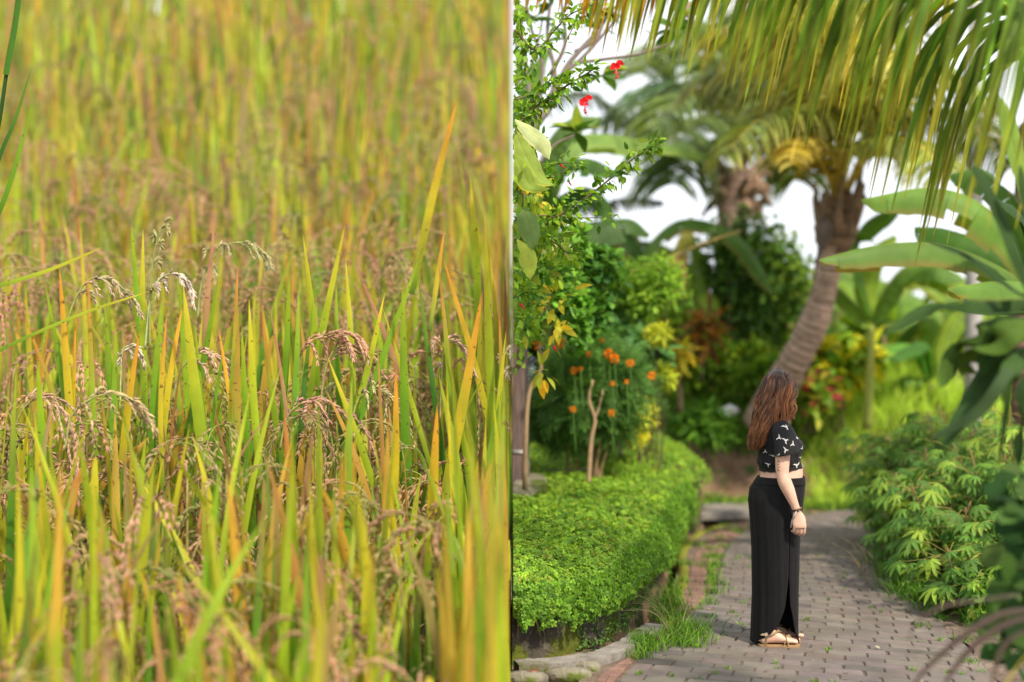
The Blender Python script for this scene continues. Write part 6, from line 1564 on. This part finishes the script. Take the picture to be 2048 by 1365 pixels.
for sy in (-1, 1):
    m = catmull([W(.0, sy * .12, 1.30), W(.010, sy * .18, 1.265), W(.014, sy * .213, 1.20), W(.018, sy * .222, 1.145)], 18)
    k = 30; an = np.arange(k) * 2 * math.pi / k; T = nrm(np.gradient(m, axis=0)); S = nrm(np.cross(T, np.array([0, 1.0, 0]))); U = np.cross(S, T)
    rr = np.interp(np.linspace(0, 1, 18), [0, .3, .7, 1], [.055, .064, .068, .074])
    rings = [m[i] + (S[i] * np.cos(an)[:, None] + U[i] * np.sin(an)[:, None] * .82) * (rr[i] * (1 + .05 * np.sin(an * 5 + i * .2)))[:, None] for i in range(18)]
    rings[-1] = rings[-1] + np.c_[0 * an, 0 * an, -.012 * np.cos(an + 2.2)]
    g.loft(rings, (1, 1, 1))
tp = g.build('blouse', 'blouse', woman)
md = tp.modifiers.new('join', 'REMESH'); md.mode = 'VOXEL'; md.voxel_size = .004; md.use_smooth_shade = True
ms_ = tp.modifiers.new('smooth', 'SMOOTH'); ms_.factor = .5; ms_.iterations = 2
# flying bird print, laid on the cloth
dg = bpy.context.evaluated_depsgraph_get(); dg.update()
ev = tp.evaluated_get(dg); mesh = ev.to_mesh()
wm = np.array([WX, WY, .012])
bv = BVHTree.FromPolygons([tuple(v.co) for v in mesh.vertices], [tuple(p.vertices) for p in mesh.polygons])
ev.to_mesh_clear()
BIRD = [[(0, .1), (.08, .02), (.05, -.12), (-.05, -.12), (-.08, .02)], [(-.05, .0), (-.22, .16), (-.5, .08), (-.25, .03), (-.04, -.1)], [(.05, .0), (.2, .2), (.42, .34), (.24, .06), (.04, -.1)], [(-.04, -.1), (.04, -.1), (.10, -.36), (.02, -.22), (-.08, -.34)], [(-.03, .08), (.03, .08), (.02, .18), (-.02, .16)]]
def project(g, shapes, cx, cz, s, rot, sgn=-1, bv_=None, eps=.002):
    for poly in shapes:
        V = []
        for (a, b) in poly:
            x = (a * math.cos(rot) - b * math.sin(rot)) * s + cx; z = (a * math.sin(rot) + b * math.cos(rot)) * s + cz
            hit = (bv_ or bv).ray_cast(Vector((x, sgn * 1.0, z)), Vector((0, -sgn, 0)))
            if hit[0] is None: V = None; break
            V.append(np.array(hit[0]) + np.array(hit[1]) * eps + wm)
        if V is None: continue
        V = np.array(V); c = V.mean(0); n = len(V); V = np.vstack([V, c])
        g.add(V, (1, 1, 1), None, [[n, i, (i + 1) % n] for i in range(n)])
g = G()
def LX(px): return (px - 1550) / PX
def LZ(py): return (1288 - py) / PX - .012
for (a, b, s, r_) in ((1556, 849, .060, .2), (1551, 875, .048, 1.9), (1550, 893, .044, 1.5), (1581, 872, .066, 1.3), (1564, 882, .040, .8), (1570, 902, .05, 1.4), (1584, 926, .055, .0), (1536, 905, .04, .3), (1529, 925, .035, 2), (1596, 893, .03, .5), (1572, 850, .03, 2.2), (1563, 930, .036, 2.6), (1525, 900, .03, 1), (1594, 912, .03, 2.3), (1540, 870, .04, .9), (1600, 930, .03, 1.2)):
    project(g, BIRD, LX(a), LZ(b), s, r_)
    project(g, BIRD, LX(a), LZ(b), s, r_ + 1, sgn=1)
g.build('bird_print', 'print', woman)
# tattoo on the near upper arm
ev = bo.evaluated_get(dg); mesh = ev.to_mesh(); bvb = BVHTree.FromPolygons([tuple(v.co) for v in mesh.vertices], [tuple(p.vertices) for p in mesh.polygons]); ev.to_mesh_clear()
g = G(); LF = [[(0, 0), (.15, .3), (.05, .8), (-.12, .35)]]
for (a, b, s, r_) in ((1541, 925, .02, 2.6), (1540, 918, .022, .3), (1538, 930, .02, 3.4), (1542, 934, .012, 1.2), (1546, 931, .007, 0), (1549, 930, .008, .6), (1540, 922, .016, 1.4), (1551, 917, .006, 0), (1554, 926, .005, 0)):
    project(g, LF, LX(a), LZ(b), s, r_, bv_=bvb, eps=.0012)
if g.n: g.build('tattoo', 'ink', woman)
# sandals
for sy, dx in ((-1, -.035), (1, .015)):
    yl = sy * .085
    xx_ = np.linspace(-.085, .165, 24); hw = np.interp(xx_, [-.085, -.07, -.03, .03, .09, .14, .158, .165], [.008, .026, .036, .034, .046, .044, .026, .006])
    top_ = np.stack([np.c_[xx_ + dx, yl - hw, np.full(24, 0)], np.c_[xx_ + dx, yl + hw, np.full(24, 0)]])
    g = G(); rr = []
    for z, f in ((.000, .97), (.004, 1), (.018, 1), (.021, .96)):
        loop = np.vstack([np.c_[xx_ + dx, yl - hw * f], np.c_[xx_ + dx, yl + hw * f][::-1]]); rr.append(np.c_[loop, np.full(len(loop), z - .009)] + W(0, 0, 0))
    g.loft(rr, (1, 1, 1)); sn = g.build('sandal', 'sole', woman)
    g = G()
    def strap(pts, w=.0065):
        m = catmull([W(a + dx, yl + b, c) for a, b, c in pts], 20); T = nrm(np.gradient(m, axis=0))
        c0 = W(.02 + dx, yl, .03); out = nrm(m - c0); sdv = nrm(np.cross(T, out)); g.ribbons(m[None], np.full((1, 20), w), sdv[None], np.array([[1., 1, 1]]))
        g.ribbons((m + out * .0016)[None], np.full((1, 20), w), sdv[None], np.array([[1., 1, 1]]))
    strap([(-.05, -.036, .012), (-.045, -.037, .05), (-.05, -.034, .075)], .008); strap([(-.05, .036, .012), (-.045, .037, .05), (-.05, .034, .075)], .008)
    strap([(-.078, 0, .072), (-.06, -.034, .074), (-.01, -.044, .080), (.03, -.022, .094), (.04, 0, .092)]); strap([(-.078, 0, .072), (-.06, .034, .074), (-.01, .044, .080), (.03, .022, .094), (.04, 0, .092)])
    strap([(.02, .030, .092), (.055, 0, .082), (.075, -.03, .058), (.085, -.047, .012)]); strap([(.02, -.030, .092), (.055, 0, .082), (.075, .03, .058), (.085, .047, .012)])
    strap([(.06, -.045, .02), (.085, -.02, .062), (.115, .01, .052), (.14, .036, .02)]); 
    st = g.build('strap', 'strap', sn)
    g = G(); cb = W(-.045 + dx, yl - .042, .076); a_ = np.linspace(0, 2 * math.pi, 13)
    g.tubes(np.c_[cb[0] + .010 * np.cos(a_), np.full(13, cb[1]), cb[2] + .009 * np.sin(a_)][None], np.full((1, 13), .0018), (1, 1, 1), k=5, cap=False); g.build('buckle', 'wire', sn)
# bracelet and cords
g = G(); an = np.linspace(0, 2 * math.pi, 40); wc = W(.076, -.225, .825)
for j, (dz_, cc) in enumerate(((0, (.03, .02, .02)), (.008, (.45, .2, .06)), (-.006, (.10, .03, .03)))):
    lp = np.c_[wc[0] + .0245 * np.cos(an), wc[1] + .0245 * np.sin(an), wc[2] + dz_ + .004 * np.cos(an)]
    g.tubes(lp[None], np.full((1, 40), .0028), cc, k=5, cap=False)
for i in range(14):
    a_ = i * .45; p = np.array([wc[0] + .026 * math.cos(a_), wc[1] + .026 * math.sin(a_), wc[2] + rng.uniform(-.006, .01)]); d = rand_dirs(1)
    g.inst(GRAIN, frames(d, rand_dirs(1)) * .012, p[None], pick([(.6, .03, .1), (.5, .4, .1), (.5, .5, .5), (.05, .05, .05)], 1))
g.build('bracelet', 'bead', woman)
g = G()
g.tubes(catmull([W(.066, -.248, .815), W(.055, -.246, .79), W(.048, -.222, .76), W(.047, -.2, .715)], 12)[None], np.full((1, 12), .0035), (.5, .48, .45), k=5)
g.tubes(catmull([W(.070, -.248, .815), W(.060, -.248, .79), W(.052, -.224, .76), W(.050, -.2, .72)], 12)[None], np.full((1, 12), .003), (.42, .4, .38), k=5)
g.build('cord', 'bead', woman)
# string of the top at the back of the waist
# hair: inner mass and many strands
def hair_env(z):      # back/front extents in local x by height, from the photograph
    b = np.interp(z, [1.15, 1.20, 1.26, 1.32, 1.40, 1.47, 1.54, 1.60, 1.635, 1.648], [-.135, -.150, -.138, -.120, -.112, -.098, -.080, -.060, -.020, .01])
    f = np.interp(z, [1.15, 1.20, 1.26, 1.32, 1.37, 1.42, 1.50, 1.56, 1.60, 1.635, 1.648], [-.09, -.02, -.005, .01, .055, .095, .118, .112, .09, .055, .02])
    h = np.interp(z, [1.15, 1.20, 1.28, 1.36, 1.44, 1.54, 1.60, 1.630, 1.648], [.06, .10, .12, .112, .10, .098, .086, .060, .015])
    return b, f, h
g = G(); rings = []
for z in np.linspace(1.165, 1.646, 44):
    b, f, h = hair_env(z); k = 36; an = np.arange(k) * 2 * math.pi / k
    cx = (b + f) / 2; hx = (f - b) / 2
    fcut = 1 - .0 * an
    x = cx + hx * .94 * np.cos(an); y = h * .93 * np.sin(an) * (1 + .05 * np.sin(an * 7 + z * 30))
    # leave the face open at the front below the brow
    if z < 1.56 and z > 1.36: x = np.minimum(x, .085 - .02 * (1.56 - z) / .2)
    rings.append(np.c_[x, y, np.full(k, z)] + W(0, 0, 0))
g.loft(rings, np.array((.030, .012, .007))); g.build('hair_mass', 'hair', woman)
ns = 2300; N = 30
tz = np.linspace(0, 1, N)
ph = rng.uniform(0, 2 * math.pi, ns)
endz = rng.uniform(1.155, 1.30, ns)
inner = rng.uniform(.90, 1.06, ns)
frontish = np.abs(((ph + math.pi) % (2 * math.pi)) - math.pi) < .9
ph = np.where(frontish & (rng.random(ns) < .55), ph + math.pi * .5, ph)
endz = np.where(np.cos(ph) > .45, rng.uniform(1.30, 1.40, ns), endz)
Z_ = 1.646 - (1.646 - endz)[:, None] * (tz[None] ** 1.15)
b, f, h = hair_env(Z_)
grow = np.clip(tz[None] * 5, 0, 1) ** .6
phs = ph[:, None] + .0 * tz[None]
# strands drift backwards as they fall
drift = np.sign(np.sin(ph))[:, None] * np.clip(tz[None] - .35, 0, 1) * rng.uniform(.3, 1.2, (ns, 1))
phs = phs + drift * np.where(np.cos(ph) > -.2, 1, .15)[:, None]
lock = rng.integers(0, 46, ns); lp = rng.uniform(0, 6.28, 46)[lock][:, None]; la = rng.uniform(.009, .024, 46)[lock][:, None]; lfq = rng.uniform(14, 20, 46)[lock][:, None]
wave = la * np.clip(tz[None] * 2.2 - .6, 0, 1)
cx = (b + f) / 2; hx = (f - b) / 2
x = .02 * (1 - grow) + grow * (cx + hx * inner[:, None] * np.cos(phs)) + wave * np.sin(tz[None] * lfq + lp) + rng.normal(0, .0015, (ns, 1)) * 1
y = grow * h * inner[:, None] * np.sin(phs) * 1.02 + wave * .8 * np.cos(tz[None] * lfq * .9 + lp)
Pt = np.stack([x, y, Z_ + .004 * np.sin(tz[None] * lfq + lp)], 2) + W(0, 0, 0)
Rr_ = .0021 * np.interp(tz, [0, .1, .7, 1], [.8, 1, .9, .25])[None] * rng.uniform(.7, 1.5, (ns, 1))
base_c = pick([(.060, .022, .010), (.11, .040, .016), (.20, .075, .028), (.025, .010, .007)], 46, .25)[lock] * rng.uniform(.7, 1.3, (ns, 1))
au = rng.random(46)[lock] < .45
tipc = pick([(.44, .19, .07), (.32, .12, .04), (.22, .08, .028)], ns, .2)
mixw = np.clip(tz[None] * 1.6 - .35, 0, 1)[..., None] * np.where(au, 1.0, .25)[:, None, None]
Cc = base_c[:, None] * (1 - mixw) + tipc[:, None] * mixw
g = G(); g.tubes(Pt, Rr_, Cc, k=4, cap=False); g.build('hair', 'hair', woman)
# auburn locks falling over the near shoulder
g = G(); nl = 260; lk = rng.integers(0, 7, nl)
st = np.array([(1572, 770), (1560, 765), (1578, 800), (1566, 790), (1584, 805), (1550, 780), (1570, 815)])[lk]; en = np.array([(1560, 842), (1552, 850), (1568, 838), (1546, 870), (1575, 836), (1540, 860), (1556, 850)])[lk]
P0 = np.c_[(st[:, 0] - 1550) / PX + rng.normal(0, .008, nl), -.090 + rng.normal(0, .004, nl), (1288 - st[:, 1]) / PX]
P2 = np.c_[(en[:, 0] - 1550) / PX + rng.normal(0, .008, nl), -.125 + rng.normal(0, .012, nl), (1288 - en[:, 1]) / PX + rng.normal(0, .01, nl)]
t = np.linspace(0, 1, 18)[None, :, None]
Pt = P0[:, None] * (1 - t) + P2[:, None] * t + np.array([0, -.012, 0]) * np.sin(t * math.pi) + np.concatenate([.008 * np.sin(t * 9 + lk[:, None, None]), 0 * t * np.ones((nl, 1, 1)), 0 * t * np.ones((nl, 1, 1))], 2)
g.tubes(Pt + W(0, 0, 0), .0016 * np.interp(np.linspace(0, 1, 18), [0, .2, .8, 1], [.3, 1, 1, .3])[None] * rng.uniform(.7, 1.4, (nl, 1)), pick([(.45, .18, .05), (.26, .09, .03), (.13, .04, .018)], nl, .2), k=4, cap=False)
g.build('lock', 'hair', woman)
